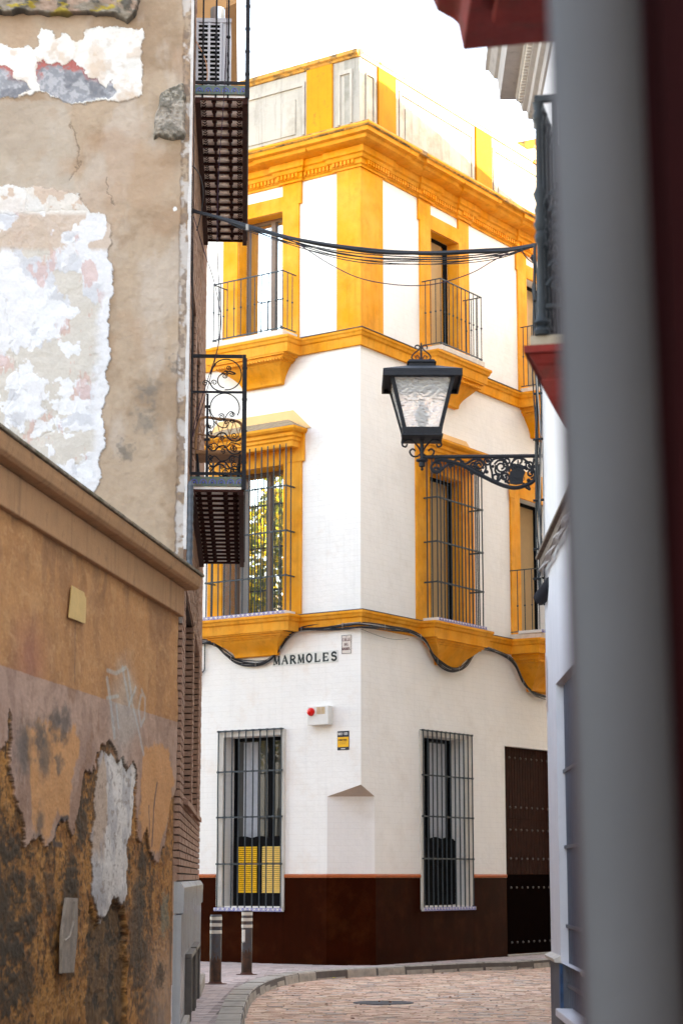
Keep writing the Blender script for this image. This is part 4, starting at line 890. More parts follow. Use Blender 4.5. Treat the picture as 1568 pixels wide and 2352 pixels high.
# ---- balconies of the brick building
def scroll(m, F, c, r, turns, a0, rad=.006, flip=1, o=0.0): m.tube([(a_, o, z_) for a_, z_ in spiral(c, r, turns, a0, 30, .15, flip)], rad, 5, F)
def iron_balcony(s0, s1, z, label, rows, near_z):
    pr = .60
    N = Frame(B.w(s0, 0, 0), brg(560) + 90, -1)   # end face, s' = out from the wall, o' towards the camera
    m = MB(B); m.box(s0 + .02, s1 - .02, .0, pr - .02, z + .045, z + .075); bal = obj('balcony', m, mat('pinkish_ceiling_tile', (.90, .78, .72), .22, .15, 9, .03, spec=1.), ap); bal['label'] = label
    m = MB(B)   # iron frame and joists seen from below
    for o_ in (.0, pr - .06): m.box(s0, s1, o_, o_ + .06, z - .03, z + .04)
    for i in range(rows + 1):
        a_ = s0 + (s1 - s0 - .05) * i / rows; m.box(a_, a_ + .03, .06, pr - .06, z + .012, z + .04)
        if i < rows:
            for o_ in (.20, .38): m.box(a_ + .03, a_ + (s1 - s0) / rows, o_, o_ + .03, z + .02, z + .04); m.ball((a_ + .07, o_ + .015, z + .015), .03, n=8)
            for side_, o_ in ((1, .075), (-1, pr - .075)):
                for q in (.08, .16, .24): m.tube([(a_ + q + .02 * math.sin(t), o_ + side_ * .035 * t / 3, z + .022 + .006 * math.sin(t * 2)) for t in range(5)], .007, 5)
    obj('underside_frame', m, ironr, bal)
    for i in range(rows):
        m = MB(B); a_ = s0 + (s1 - s0 - .05) * (i + .55) / rows; pts_ = []
        for k in range(16): q = k * math.pi / 8; rr = .07 if k % 2 == 0 else .035; pts_.append((a_ + .8 * rr * math.cos(q), .30 + rr * 1.25 * math.sin(q)))
        b_ = [(x, o_, z + .043) for x, o_ in pts_] + [(x, o_, z + .033) for x, o_ in pts_]; m.add(b_, [tuple(range(16)), tuple(range(31, 15, -1))] + [(k, (k + 1) % 16, (k + 1) % 16 + 16, k + 16) for k in range(16)])
        obj('star_tile', m, mat('cream_star_tile', (.97, .90, .80), .25, .1, 9, .03, spec=1.), bal)
    m = MB(B); m.box(s0 - .012, s0 + .03, .0, pr, z + .078, z + .18); m.box(s0 + .03, s1, pr - .02, pr + .002, z + .078, z + .18); m.m = 1
    for k in range(6):
        c = .05 + k * .1; m.tube([(s0 - .014, c + .035 * math.cos(t / 6 * math.pi), z + .10 + .05 * math.sin(t / 6 * math.pi)) for t in range(7)], .006, 5); m.m = 1
        m.ball((s0 - .010, c, z + .115), .012)
    obj('tiled_edge', m, [tileg, tileb, yel], bal)
    # railings: long street side and near end
    zt = z + 1.17 + (.0 if near_z is None else near_z); r_ = MB(B)
    r_.box(s0 - .02, s1, pr - .03, pr + .01, zt - .02, zt + .02); r_.box(s0 - .02, s0 + .01, 0, pr - .031, zt - .018, zt + .018)
    r_.box(s0 - .02, s1, pr - .025, pr + .005, z + .20, z + .235); r_.box(s0 - .02, s0 + .008, 0, pr - .026, z + .20, z + .23)
    r_.box(s0 - .025, s0 + .025, pr - .03, pr + .02, z + .04, zt - .021); r_.box(s1 - .04, s1, pr - .03, pr + .01, z + .04, zt - .021)
    x = s0 + .14
    while x < s1 - .05:
        r_.box(x - .008, x + .008, pr - .018, pr - .002, z + .2, zt - .02)
        for zz in (z + .45, z + .8): r_.ball((x, pr - .01, zz), .022, n=6)
        x += .14
    for k in range(14): zz = z + .25 + k * (zt - z - .3) / 14; r_.box(s0 - .03, s0 + .03, pr - .035, pr + .025, zz, zz + .012) if k % 4 == 1 else None
    obj('railing', r_, ironk, bal)
    return bal, N, zt
b2, N2, zt2 = iron_balcony(1.70, 6.85, 5.66, 'lower iron balcony with scrolled end panel and tiled edge', 17, .38)
# scrolled end panel of the lower balcony, in the plane of its near end (X to the right, z up)
E2 = Frame(B.w(1.70, 0, 0), brg(560) + 90, -1)
def EP(px, py): d = ray(px, py); q = at(px, py, E2.P.y) - E2.P; return (q.dot(E2.u), q.z)
cpx = lambda x, y: (422.5 + x * .1563, 790 + y * .1563)     # survey close-up to picture
m = MB(E2); S5 = lambda pts_, rad=.006: m.tube([(a_, .012, z_) for a_, z_ in cr([EP(*cpx(*p)) for p in pts_], 5)], rad, 5)
m.box(0, .61, 0, .02, *sorted((EP(*cpx(0, 700))[1] - .012, EP(*cpx(0, 700))[1] + .012)))
xa = EP(*cpx(345, 1000))[0]; zb_, ztm = EP(*cpx(345, 2010))[1], EP(*cpx(345, 710))[1]; m.box(xa - .013, xa + .013, 0, .02, zb_, ztm - .013)
for y_ in (915, 1400): zz = EP(*cpx(345, y_))[1]; m.box(xa - .03, xa + .03, -.003, .024, zz - .014, zz + .014)
def ring(cx, cy, r, a0, a1, rad=.007): S5([(cx + r * math.cos(math.radians(a0 + (a1 - a0) * k / 14)), cy + r * math.sin(math.radians(a0 + (a1 - a0) * k / 14))) for k in range(15)], rad)
def curl(cx, cy, r, a0, turns, flip=1, rad=.006): S5([(cx + flip * r * (1 - .8 * k / 16) * math.cos(math.radians(a0) + turns * 2 * math.pi * k / 16), cy + r * (1 - .8 * k / 16) * math.sin(math.radians(a0) + turns * 2 * math.pi * k / 16)) for k in range(17)], rad)
ring(620, 440, 225, -180, 95); S5([(395, 440), (400, 380), (470, 290)]); ring(600, 530, 105, 95, 300); curl(600, 460, 40, -60, 1.4); curl(655, 345, 38, 60, -1.4); S5([(640, 390), (590, 400), (540, 440)]); S5([(600, 390), (680, 395), (755, 425), (700, 432), (620, 405)], .008)
curl(315, 570, 42, -60, -1.3); S5([(330, 530), (375, 560), (420, 630), (480, 670), (560, 690)], .008); curl(445, 560, 45, 160, 1.3, 1)
ring(600, 930, 215, -180, 30); S5([(385, 930), (400, 1010), (450, 1080), (520, 1118), (590, 1100), (640, 1020), (690, 980), (740, 1010)]); curl(555, 1060, 48, 200, 1.5); curl(705, 1025, 40, -40, 1.5)
S5([(370, 950), (400, 1060), (470, 1160), (560, 1220), (630, 1210), (665, 1140), (700, 1098)]); curl(615, 1140, 36, 200, 1.4); curl(710, 1125, 32, -60, 1.4); S5([(420, 1080), (440, 1150), (420, 1220), (380, 1235)]); curl(385, 1205, 28, 90, 1.2)
for dy, fl in ((0, 1), (190, -1), (420, 1)):
    S5([(355, 1300 + dy), (390, 1360 + dy), (450, 1370 + dy), (520, 1310 + dy), (600, 1305 + dy), (660, 1380 + dy), (720, 1415 + dy), (800, 1410 + dy), (835, 1370 + dy)], .009)
    curl(395, 1300 + dy, 30, 180, 1.3, 1); curl(570, 1375 + dy, 38, 90, 1.4, fl); curl(740, 1335 + dy, 48, 0, 1.5, fl); curl(720, 1530 + dy * .8, 55, 120, 1.5, -fl); curl(390, 1520 + dy * .7, 35, 0, 1.3)
    S5([(370, 1500 + dy), (450, 1450 + dy), (540, 1520 + dy), (640, 1500 + dy), (700, 1440 + dy), (830, 1480 + dy)], .006)
S5([(370, 1900), (450, 1800), (540, 1760), (640, 1830), (760, 1790), (830, 1890)], .009); curl(600, 1880, 60, 180, -1.5); curl(640, 1960, 30, 0, 1.4)
for k in range(9):
    x_ = 390 + k * 55; S5([(x_ - 25, 2010), (x_, 1980), (x_ + 25, 2010)], .004)
obj('scroll_panel', m, ironk, b2)
b1, N1, zt1 = iron_balcony(1.70, 6.9, 10.22, 'upper iron balcony above, seen from below with rusty frame', 17, .10)
E1 = Frame(B.w(1.70, 0, 0), brg(560) + 90, -1)
for xx in (.085, .235, .375):
    m = MB(E1); m.tube([(xx, .01, 10.24), (xx, .01, 11.9)], .011, 6); m.ball((xx, .01, 11.0), .024); 
    m.tube([(xx + .012 * math.cos(t), .01 + .012 * math.sin(t), 10.5 + t * .03) for t in range(12)], .005, 4); obj('baluster', m, ironk, b1)
# ---- air conditioner on the upper balcony
q0 = E1.w(0, 0, 0); X = lambda px, py: at(px, py, 21.62)
AC = Frame(X(449, 215) * 1.0, 90 + brg(560), 1); AC.P.z = 0; AC.P.y = 21.62; x0 = 0.0
ac = thing('air_conditioner', 'grey air conditioner unit with slotted grille on the upper balcony', 'air conditioner', AC, .2, 0, 10.38)
za, zb_ = 10.40, 11.27
m = MB(AC); m.box(.0, .30, -.80, .0, za, zb_ - .001); m.box(.302, .345, -.78, -.005, za, zb_ - .02); m.box(.35, .40, -.60, -.01, za + .01, zb_ - .02); obj('casing', m, acw, ac, bevel=.008)
m = MB(AC); m.m = 1; m.box(.02, .28, .001, .002, za + .05, zb_ - .05); m.m = 0
m.box(-.005, .405, -.005, .012, zb_ - .045, zb_ + .004); rows = 14; hz_ = (zb_ - .06 - za - .06) / rows
for k in range(rows + 1): m.box(.015, .29, .0025, .010, za + .05 + hz_ * k - .009, za + .05 + hz_ * k + .009)
for a_ in (0.0, .135, .272): m.box(a_, a_ + .028, .0027, .011, za + .02, zb_ - .047)
obj('grille', m, [acw, dark], ac, bevel=.003)
m = MB(AC); m.lathe((.24, -.30, zb_), [(.085, 0), (.085, .25), (.08, .26)], 20); m.lathe((.22, -.4, zb_ - .0), [(.13, 0), (.13, .12), (.12, .13)], 20, ); obj('duct', m, steel, ac, smooth=True)
m = MB(AC); m.tube([(a_, .04, z_) for a_, z_ in cr([(-.02, 11.0), (.03, 10.92), (.10, 10.78), (.13, 10.65), (.135, 10.55), (.12, 10.48), (.07, 10.44), (.0, 10.46), (-.05, 10.46)], 5)], .006, 6); obj('hose', m, mat('orange_hose', (.60, .30, .16), .6, .1, 9, 0), ac)
# eave block above
m = MB(B); m.prism([(-.1, 11.9), (.12, 11.9), (.16, 12.05), (.45, 12.2), (.45, 12.35), (-.1, 12.4)], 3.4, FB + .4); obj('eave', m, mat('pale_orange_render', (.60, .32, .14), .8, .1, 5, .2), ap)
# ---- wicker chair on the lower balcony
CH = Frame(B.w(2.05, .02, 0), brg(560) + 90, 1)
ch = thing('wicker_chair', 'brown wicker bench chair on the lower iron balcony', 'chair', CH, .25, 0, 5.76)
z0 = 5.76; m = MB(CH)
m.tube(cr([(.03, 0, z0 + .46), (.05, 0, z0 + .75), (.12, 0, z0 + .83), (.25, 0, z0 + .82), (.52, 0, z0 + .78), (.56, 0, z0 + .6), (.56, 0, z0 + .46)], 6), .017, 8)
m.tube([(.05, 0, z0 + .64), (.3, 0, z0 + .61), (.55, 0, z0 + .58)], .010, 6)
for k in range(5):
    a_ = .06 + .1 * k; m.tube([(a_, 0, z0 + .47), (a_ + .1, 0, z0 + .8)], .005, 5); m.tube([(a_ + .1, 0, z0 + .47), (a_, 0, z0 + .8)], .005, 5)
obj('backrest', m, wick, ch)
m = MB(CH); m.box(.02, .57, -.45, .01, z0 + .40, z0 + .46); obj('seat', m, wick, ch, bevel=.02)
for a_, b_ in ((.05, 0), (.53, 0), (.05, -.42), (.53, -.42)):
    m = MB(CH); m.tube([(a_, b_, z0 + .41), (a_ + (.03 if a_ < .3 else -.03), b_, z0)], .014, 7); obj('leg', m, ironk, ch)

# ================================================================== LOW OCHRE WALL
tw = thing('ochre_boundary_wall', 'low ochre plaster wall with coping, peeling paint and faded graffiti', 'wall', T)
cb3 = lambda x, y: sz(T, x * .4532, 1286 + y * .4532)
TS = np.concatenate([np.linspace(-16, -6.4, 70), np.linspace(-6.35, 0, 560)]); TZ = np.concatenate([np.linspace(-.05, .45, 30), np.linspace(.46, 4.08, 640)])
PEEL = [cb3(*p) for p in ((-900, 700), (-200, 860), (0, 955), (25, 900), (36, 770), (50, 790), (52, 930), (75, 1190), (105, 1235), (120, 1350), (135, 1480), (165, 1450), (200, 1400), (262, 1445), (290, 1380), (320, 1330), (345, 1310), (372, 1395), (400, 1300), (415, 1160), (430, 1080), (470, 1040), (500, 985), (545, 935), (590, 985), (605, 1025), (640, 1035), (690, 1045), (692, 1180), (700, 1400), (720, 1420), (738, 1375), (760, 1490), (800, 1560), (830, 1470), (855, 1300), (870, 1200), (895, 1140), (960, 1100), (960, 2500), (-900, 2500))]
WPATCH = [cb3(*p) for p in ((512, 1010), (560, 1020), (600, 1035), (650, 1045), (690, 1048), (686, 1250), (672, 1400), (650, 1480), (660, 1560), (655, 1700), (630, 1740), (592, 1745), (560, 1780), (520, 1808), (495, 1760), (480, 1730), (484, 1500), (482, 1250), (500, 1100))]
HOLE = [cb3(*p) for p in ((462, 1740), (520, 1810), (590, 1750), (655, 1745), (660, 2060), (655, 2400), (445, 2400), (455, 2000))]
ORG = [[cb3(*p) for p in ((135, 860), (200, 850), (380, 850), (400, 960), (380, 1100), (360, 1300), (300, 1290), (250, 1430), (170, 1350), (150, 1100))], [cb3(*p) for p in ((735, 960), (790, 945), (860, 960), (885, 1100), (860, 1290), (800, 1500), (750, 1480), (705, 1350), (712, 1150))]]
def tanwall(s, z):
    u = s * .62; n1 = fbm(u * 2, z * 2, 401, 6); n2 = fbm(u * 6, z * 6, 411, 5); n3 = fbm(u * 20, z * 20, 421, 4); n4 = fbm(u * 55, z * 55, 431, 3); st = fbm(u * 7 + fbm(u * 2, z * 2, 446, 4) * 2.5, z * 1.6, 441, 6)
    dx = (fbm(u * 4, z * 4, 451, 7, .68) - .5) * .42; dz = (fbm(u * 4, z * 3, 461, 7, .68) - .5) * .34; S, Z_ = s + dx, z + dz
    c_ = np.ones(s.shape + (3,)) * np.array([.33, .158, .062]); c_ = blend(c_, sst(n1, .42, .62) * .6, (.25, .112, .042)); c_ = blend(c_, sst(st, .50, .68) * .42, (.20, .092, .04)); c_ = blend(c_, sst(n3, .60, .75) * .35, (.42, .24, .12)); c_ = blend(c_, sst(n2, .55, .7) * .35, (.40, .22, .10)); c_ = blend(c_, sst(z, 3.5, 4.1) * sst(st, .42, .6) * .5, (.13, .06, .03))
    a_, b_ = cb3(160, 500); c_ = blend(c_, sst(.5 - np.hypot((s - a_) * .7, (z - b_) * 1.), 0, .5) * .45, (.19, .05, .055))
    zl_ = np.interp(s, [-16, -5.96, 0.06], [2.93, 2.968, 3.012]) + (n3 - .5) * .01; below = sst(zl_ - z, 0, .012)
    pk = np.ones(s.shape + (3,)) * np.array([.31, .20, .15]); pk = blend(pk, sst(n1, .45, .6) * .5, (.26, .165, .13)); pk = blend(pk, sst(st, .52, .66) * .5, (.20, .12, .09)); pk = blend(pk, sst(fbm(u * 5, z * 2, 471, 5), .56, .68) * .6, (.19, .10, .06))
    c_ = c_ * (1 - below[..., None]) + pk * below[..., None]
    for og in ORG: d = sdpoly(S, Z_, og); c_ = blend(c_, sst(-d, -.02, .04) * .85, (.42, .20, .075))
    for px_, py_, r_ in ((283, 830, .10), (330, 835, .10), (225, 985, .12), (205, 900, .10), (300, 1030, .06), (120, 960, .14), (205, 1330, .08)):
        a_, b_ = cb3(px_, py_); c_ = blend(c_, sst(r_ * 1.3 - np.hypot((s - a_) * .55, (z - b_) * .6) + (n3 - .5) * .12, 0, r_) * .75, (.06, .055, .05))
    h = (n1 - .5) * .03 + (n2 - .5) * .012 + (n4 - .5) * .003
    d = sdpoly(S, Z_, PEEL); k = sst(-d, -.004, .008)
    sub = np.ones(s.shape + (3,)) * np.array([.29, .125, .030]); sub = blend(sub, sst(n2, .45, .62) * .7, (.17, .062, .013)); sub = blend(sub, sst(n3, .48, .65) * .6, (.38, .18, .055))
    damp = sst(fbm(u * 3, z * 1.3 + 4, 481, 6), .50, .60); sub = blend(sub, damp * sst(n3, .30, .55) * .85, (.045, .024, .010)); sub = blend(sub, sst(n4, .52, .66) * .5, (.05, .026, .010)); sub = blend(sub, sst(fbm(u * 30, z * 18, 499, 3), .60, .68) * .7, (.022, .012, .006))
    rgt = sst(s, cb3(700, 1800)[0], cb3(860, 1800)[0]); sub = blend(sub, rgt * sst(.9 - z, -.4, .4) * .55, (.30, .22, .17))
    c_ = c_ * (1 - k[..., None]) + sub * k[..., None]; h -= k * .022 - k * (n3 - .5) * .016
    rim = np.exp(-((d + .004) / .014) ** 2) * sst(n2, .38, .5); c_ = blend(c_, rim * .7, (.05, .028, .014))
    for og in ((cb3(720, 1500), .5), ):
        (a_, b_), r_ = og; c_ = blend(c_, sst(.35 - np.hypot((s - a_) * .9, (z - b_ + .7) * .45) + (n2 - .5) * .3, 0, .2) * .8, (.05, .035, .022))
    d = sdpoly(S, Z_, WPATCH); k = sst(-d, -.004, .006); wp = np.ones(s.shape + (3,)) * np.array([.46, .44, .42]); lft = sst(cb3(560, 1200)[0] - S, 0, .12) * sst(z, cb3(0, 1560)[1], cb3(0, 1420)[1])
    wp = blend(wp, lft * .9, (.33, .24, .18)); wp = blend(wp, sst(fbm(u * 8, z * 3, 491, 5), .5, .62) * .6, (.24, .235, .25)); wp = blend(wp, sst(cb3(0, 1500)[1] - z, 0, .5) * sst(n2, .4, .55) * .6, (.17, .16, .165)); wp = blend(wp, sst(n3, .62, .7) * .5, (.14, .10, .07))
    c_ = c_ * (1 - k[..., None]) + wp * k[..., None]; h += k * .010 - k * (n3 - .5) * .016
    rim = np.exp(-((d) / .016) ** 2); c_ = blend(c_, rim * .55, (.05, .03, .018))
    d = sdpoly(S, Z_, HOLE); k = sst(-d, -.02, .06); hc = np.ones(s.shape + (3,)) * np.array([.085, .045, .018]); hc = blend(hc, sst(n2, .5, .62) * .8, (.022, .016, .010)); hc = blend(hc, sst(n3, .55, .68) * .5, (.19, .10, .04)); c_ = c_ * (1 - k[..., None]) + hc * k[..., None]; h -= k * (.03 + .03 * n2)
    # lichen-dark damp towards the left bottom
    for px_, py_, rx, rz in ((10, 1480, .5, .25), (40, 1760, .6, .55), (190, 1750, .16, .45), (370, 1650, .28, .40), (100, 2150, .5, .35), (740, 1600, .25, .5), (830, 2100, .25, .2), (440, 1330, .2, .3)):
        a_, b_ = cb3(px_, py_); q = 1 - np.hypot((s - a_) / (rx * 1.6), (z - b_) / rz) + (n2 - .5) * 1.1 + (n3 - .5) * .6; c_ = blend(c_, sst(q + (n4 - .5) * .5, .25, .7) * .8, (.032, .021, .011))
    # graffiti
    blue = np.array([.30, .40, .42])
    for w_, ps_ in ((.020, ((545, 600), (560, 700), (582, 900))), (.018, ((545, 560), (590, 575), (640, 545))), (.016, ((545, 700), (600, 690))), (.02, ((622, 545), (640, 640), (655, 730))), (.016, ((655, 740), (690, 645))), (.018, ((650, 560), (668, 700), (700, 850), (730, 985))), (.018, ((720, 660), (738, 700), (735, 800), (715, 840), (705, 760), (715, 690), (728, 680))), (.014, ((590, 740), (600, 850)))):
        d = sdline(s * .5, z, [(a_ * .5, b_) for a_, b_ in [cb3(*p) for p in ps_]]); c_ = blend(c_, (1 - sst(d, w_ * .5, w_ * 1.5)) * .42 * (.7 + .3 * n3), blue)
    a_, b_ = cb3(640, 760); c_ = blend(c_, sst(.42 - np.hypot((s - a_) * .55, (z - b_) * .7) + (n2 - .5) * .2, 0, .3) * .28, blue)
    for w_, ps_, cc_ in ((.022, ((345, 1305), (315, 1315), (290, 1370), (288, 1440), (325, 1445)), (.03, .028, .03)), (.011, ((795, 1130), (780, 1260), (770, 1450)), (.07, .055, .06)), (.009, ((757, 1245), (758, 1400)), (.07, .055, .06)), (.006, ((380, 150), (382, 620)), (.14, .08, .045)), (.010, ((782, 1480), (778, 1560)), (.05, .04, .04)), (.012, ((45, 780), (40, 1000)), (.03, .018, .01))):
        d = sdline(s * .5, z, [(a_ * .5, b_) for a_, b_ in [cb3(*p) for p in ps_]]); c_ = blend(c_, (1 - sst(d, w_ * .5, w_ * 1.3)) * .85, cc_)
    a_, b_ = cb3(845, 1800); c_ = blend(c_, sst(.12 - np.hypot((s - a_) * .5, (z - b_) * .5) + (n3 - .5) * .12, 0, .06) * .5, (.06, .13, .12))
    c_ *= (1.38 * (.86 + .28 * n4))[..., None] * np.array([1.04, 1., .95])
    return c_, h
painted('plaster_face', T, TS, TZ, tanwall, mpaint, tw)
m = MB(T); m.box(-16, -.001, -.45, -.13, -.05, 4.45); m.box(-.012, -.0, -.125, -.02, 0, 4.06); obj('core', m, mat('ochre_render_end', (.24, .13, .065), .85, .15, 4, .3), tw)
ocw = mat('ochre_coping', (.42, .215, .10), .85, .16, 3, .3, 40, patch=((.10, .06, .035), 3, .55, .72, .7), streak=.75)
m = MB(T); m.prism([(-.06, 4.055), (.05, 4.055), (.05, 4.34), (-.06, 4.34)], -16, .03); obj('frieze', m, ocw, tw, bevel=.01)
m = MB(T); m.prism([(-.06, 4.342), (.13, 4.352), (.16, 4.375), (.175, 4.43), (.18, 4.485), (-.06, 4.49)], -16, .24); obj('coping', m, ocw, tw, bevel=.008)
m = MB(T); m.prism([(-.1, 4.492), (.20, 4.487), (.20, 4.515), (-.1, 4.55)], -16, .28); obj('coping_top', m, mat('mossy_coping', (.22, .17, .12), .9, .3, 9, .5, 40, patch=((.07, .065, .03), 5, .45, .6, .8), speck=(30, .7, (.33, .28, .18))), tw, bevel=.006)
pn = [cb3(*p) for p in ((350, 130), (412, 165), (415, 182), (422, 195), (418, 325), (335, 292))]
m = MB(T); m.plate(pn, .018, .028); single('patch_plate', m, tanp, 'yellowish sheet screwed to the ochre wall under its coping', 'plate', bevel=.002)
pn = [cb3(*p) for p in ((318, 1712), (372, 1715), (370, 1900), (352, 2090), (290, 2096), (293, 1900), (308, 1780))]
m = MB(T); m.plate(pn, .015, .04); m.tube([(a_, .045, z_) for a_, z_ in [cb3(350, 1730), cb3(345, 1830), cb3(325, 1910), cb3(300, 1930)]], .012, 5); single('broken_board', m, wood, 'broken upright board fixed low on the peeling ochre wall', 'board', bevel=.003)

# ================================================================== WHITE HOUSE ON THE RIGHT
wh = thing('white_house', 'white rendered house on the right with cornice and blue framed window', 'house', W)
HS = [(-3.3, -.75, .50, 3.12, .16)]
m = MB(W); sheet(m, W, -8.0, 0, .80, 9.4, [(-3.3, -1.02, .80, 3.12, .16)]); 
m.add([(0, 0, 0), (0, -9, 0), (0, -9, 9.4), (0, 0, 9.4), (-8, -9, 9.4), (-8, 0, 9.4)], [(0, 1, 2, 3), (3, 2, 4, 5)])
obj('wall', m, whitew, wh)
m = MB(W)
for a_, b_, z1_ in ((-8, -3.3, .79), (-1.02, 0.0, .79)): m.prism([(-.1, -.15), (.01, -.15), (.01, z1_), (-.1, z1_)], a_, b_)
m.prism([(-.1, -.15), (.01, -.15), (.01, .36), (-.1, .36)], -3.299, -1.021); obj('dado', m, dgrey, wh)
m = MB(W); m.prism([(-.02, .795), (.05, .80), (.06, .83), (.0, .855), (-.02, .86)], -1.0, .03); m.prism([(-.02, .795), (.05, .80), (.06, .83), (.0, .855), (-.02, .86)], -8, -3.32); obj('ledge', m, slabw, wh, bevel=.004)
m = MB(W); m.box(-3.35, -.97, -.16, .05, .365, .43); obj('sill', m, whitew, wh, bevel=.01)
m = MB(W); m.box(-3.29, -1.03, -.30, -.17, .44, 3.11); wn = obj('window', m, dark, wh)
m = MB(W); m.box(-1.10, -1.021, -.165, -.10, .435, 3.115); m.box(-3.29, -3.2, -.165, -.10, .435, 3.115); m.box(-1.02, -.93, -.02, .012, .43, .79); obj('frame', m, bluem, wn, bevel=.004)
m = MB(W)
for k in range(14): a_ = -1.2 - k * .15; m.tube([(a_, -.06, .45), (a_, -.06, 3.1)], .011, 6)
for z_ in (.62, 1.1, 1.75, 2.38): m.box(-3.25, -1.0, -.075, -.045, z_ - .014, z_ + .014)
obj('grille', m, mat('blue_grey_iron', (.09, .11, .14), .5, .1, 9, .1, metal=.2), wn)
prw = [(-.05, 8.50), (.02, 8.52), (.03, 8.62), (.07, 8.64), (.08, 8.72), (.12, 8.74), (.14, 8.84), (.17, 8.86), (.18, 8.92), (.32, 8.94), (.33, 9.06), (.34, 9.16), (.37, 9.18), (.42, 9.28), (.45, 9.30), (.45, 9.38), (-.05, 9.45)]
m = MB(W); pth = [tuple(W.w(0, -5, 0).xy), tuple(W.w(0, 0, 0).xy), tuple(W.w(-8, 0, 0).xy)]
m.mould(pth, prw); obj('cornice', m, mat('aged_cornice', (.50, .45, .42), .85, .12, 6, .3, patch=((.2, .17, .15), 10, .58, .7, .6)), wh)
m = MB(W)
for k in range(60): a_ = -.04 - k * .07; m.box(a_ - .04, a_, .121, .165, 8.76, 8.84)
obj('dentil', m, slabw, wh)
m = MB(W); m.box(-8, 0, -9, -.05, 9.452, 9.8); obj('roof', m, mat('roof_deck', (.3, .2, .15), .9, .1, 3, .2), wh)
# sloping old conduit ledge on its wall
ml = MB(W); s0_, z0_ = -.1, 3.98
ml.prism([(-.0, 0), (.05, 0), (.07, .05), (.0, .09)], 0, 1) if False else None
m = MB(W); m.box(-4.5, -.12, .001, .05, 4.26, 4.34); m.box(-4.5, -.10, .001, .085, 4.342, 4.37); obj('conduit_ledge', m, mat('brown_ledge', (.22, .17, .14), .85, .25, 12, .5, patch=((.06, .04, .035), 14, .5, .65, .7)), wh, bevel=.006)
m = MB(W)
for k in range(4):
    m.tube([(-4.5 + i * .14, .05 + .012 * math.sin(i * 1.1 + k), 4.235 - .018 * k - .012 * math.sin(i * .9 + k * 2)) for i in range(32)], .009, 5)
cbw = single('ledge_cable', m, mat('painted_cable', (.40, .36, .35), .7, .2, 20, .2), 'sagging whitewashed cables under the brown ledge of the white house', 'cable', smooth=True)
# splice canister
m = MB(W); ca = (-.28, .10, 4.12)
v0 = len(m.v); m.lathe((0, 0, 0), [(.045, 0), (.062, .01)] + [(.062 + (.004 if k % 2 else 0), .03 + k * .018) for k in range(14)] + [(.05, .30), (.03, .305)], 16, Frame((0, 0), 90, -1))
D1 = Vector((.35, -.75, .45)).normalized(); rot = D1.to_track_quat('Z', 'Y').to_matrix(); cpos = Vector(at(1237, 1378, 17.75)); m.v = [cpos + rot @ v for v in m.v]
single('cable_splice', m, ironk, 'ribbed black cable splice canister strapped to the white house corner', 'cable splice', smooth=True)
# cables dropping down the corner
vc = thing('corner_cable_run', 'black cables running down the white house corner past the lamp bracket', 'cable', W, 0, 0, 4)
for k in range(7):
    m = MB(); P = []
    for i in range(40):
        t = i / 39; py_ = 560 + t * 830; px_ = 1229 + 13 * t ** 1.6 + 3.2 * math.sin(i * .35 + k * 1.3) + (k - 3) * 1.7 * (.5 + .7 * abs(math.sin(i * .12 + k)))
        P.append(at(px_, py_, 17.93 - .02 * k))
    m.tube(P, .011 if k in (2, 3) else .0065, 6); obj('cable', m, cableg if k == 5 else cable, vc, smooth=True)
for py_ in (690, 905, 1010, 1150, 1262, 1330): v = at(1236, py_, 17.85); m = MB(); m.tube([v + Vector((-.05, 0, 0)), v + Vector((.05, 0, .01))], .012, 6); obj('cable_tie', m, cable, vc)
m = MB(); m.box(.0, .006, .02, .14, 3.0, 3.5, W); single('torn_poster', MB(W).plate([(-.02, 3.02), (-.16, 2.95), (-.16, 3.4), (-.02, 3.5)], .004, .007), mat('pale_paper', (.6, .45, .38), .8, .1, 9, .1), 'small pale torn paper on the white house corner', 'poster')

# ================================================================== STREET LAMP
LF = Frame((0, 18.0), 90, -1)      # s = X, o = +Y
def lp(px, py): q = at(px, py, 18.0); return (q.x, q.z)
lamp = thing('street_lamp', 'black wall lantern with textured glass on an ornate scrolled bracket', 'street lamp', LF, 1.85, 0, 5.3)
LFc = Frame((0, 18.0), 90, 1)      # o towards the camera
X0 = .742; zt_, zb2 = 6.06, 5.56
m = MB(LFc)
def frus(m, z0, z1, r0, r1, cx=X0): m.loft([(z0, cx - r0, cx + r0, -r0, r0), (z1, cx - r1, cx + r1, -r1, r1)])
frus(m, 6.045, 6.075, .362, .362); frus(m, 6.0755, 6.15, .355, .155); frus(m, 6.005, 6.044, .362, .350) if False else None
m.loft([(6.005, X0 - .362, X0 + .362, -.362, -.345), (6.046, X0 - .362, X0 + .362, -.362, -.345)]); m.loft([(6.005, X0 - .362, X0 + .362, .345, .362), (6.046, X0 - .362, X0 + .362, .345, .362)])
for e in (-1, 1): a_ = X0 + e * .3535; m.loft([(6.005, a_ - .0085, a_ + .0085, -.345, .345), (6.046, a_ - .0085, a_ + .0085, -.345, .345)])
frus(m, 6.151, 6.19, .118, .118); frus(m, 6.191, 6.198, .135, .135); frus(m, 6.199, 6.222, .128, .115)
obj('roof', m, ironk, lamp, bevel=.004)
m = MB(LFc); rt, rb = .285, .165
for ex in (-1, 1):
    for ey in (-1, 1):
        m.loft([(zb2, X0 + ex * rb - .018, X0 + ex * rb + .018, ey * rb - .018, ey * rb + .018), (6.044, X0 + ex * rt - .018, X0 + ex * rt + .018, ey * rt - .018, ey * rt + .018)])
frus(m, zb2 - .055, zb2 + .005, rb + .012, rb + .022); frus(m, zb2 - .075, zb2 - .056, rb + .022, rb + .022); 
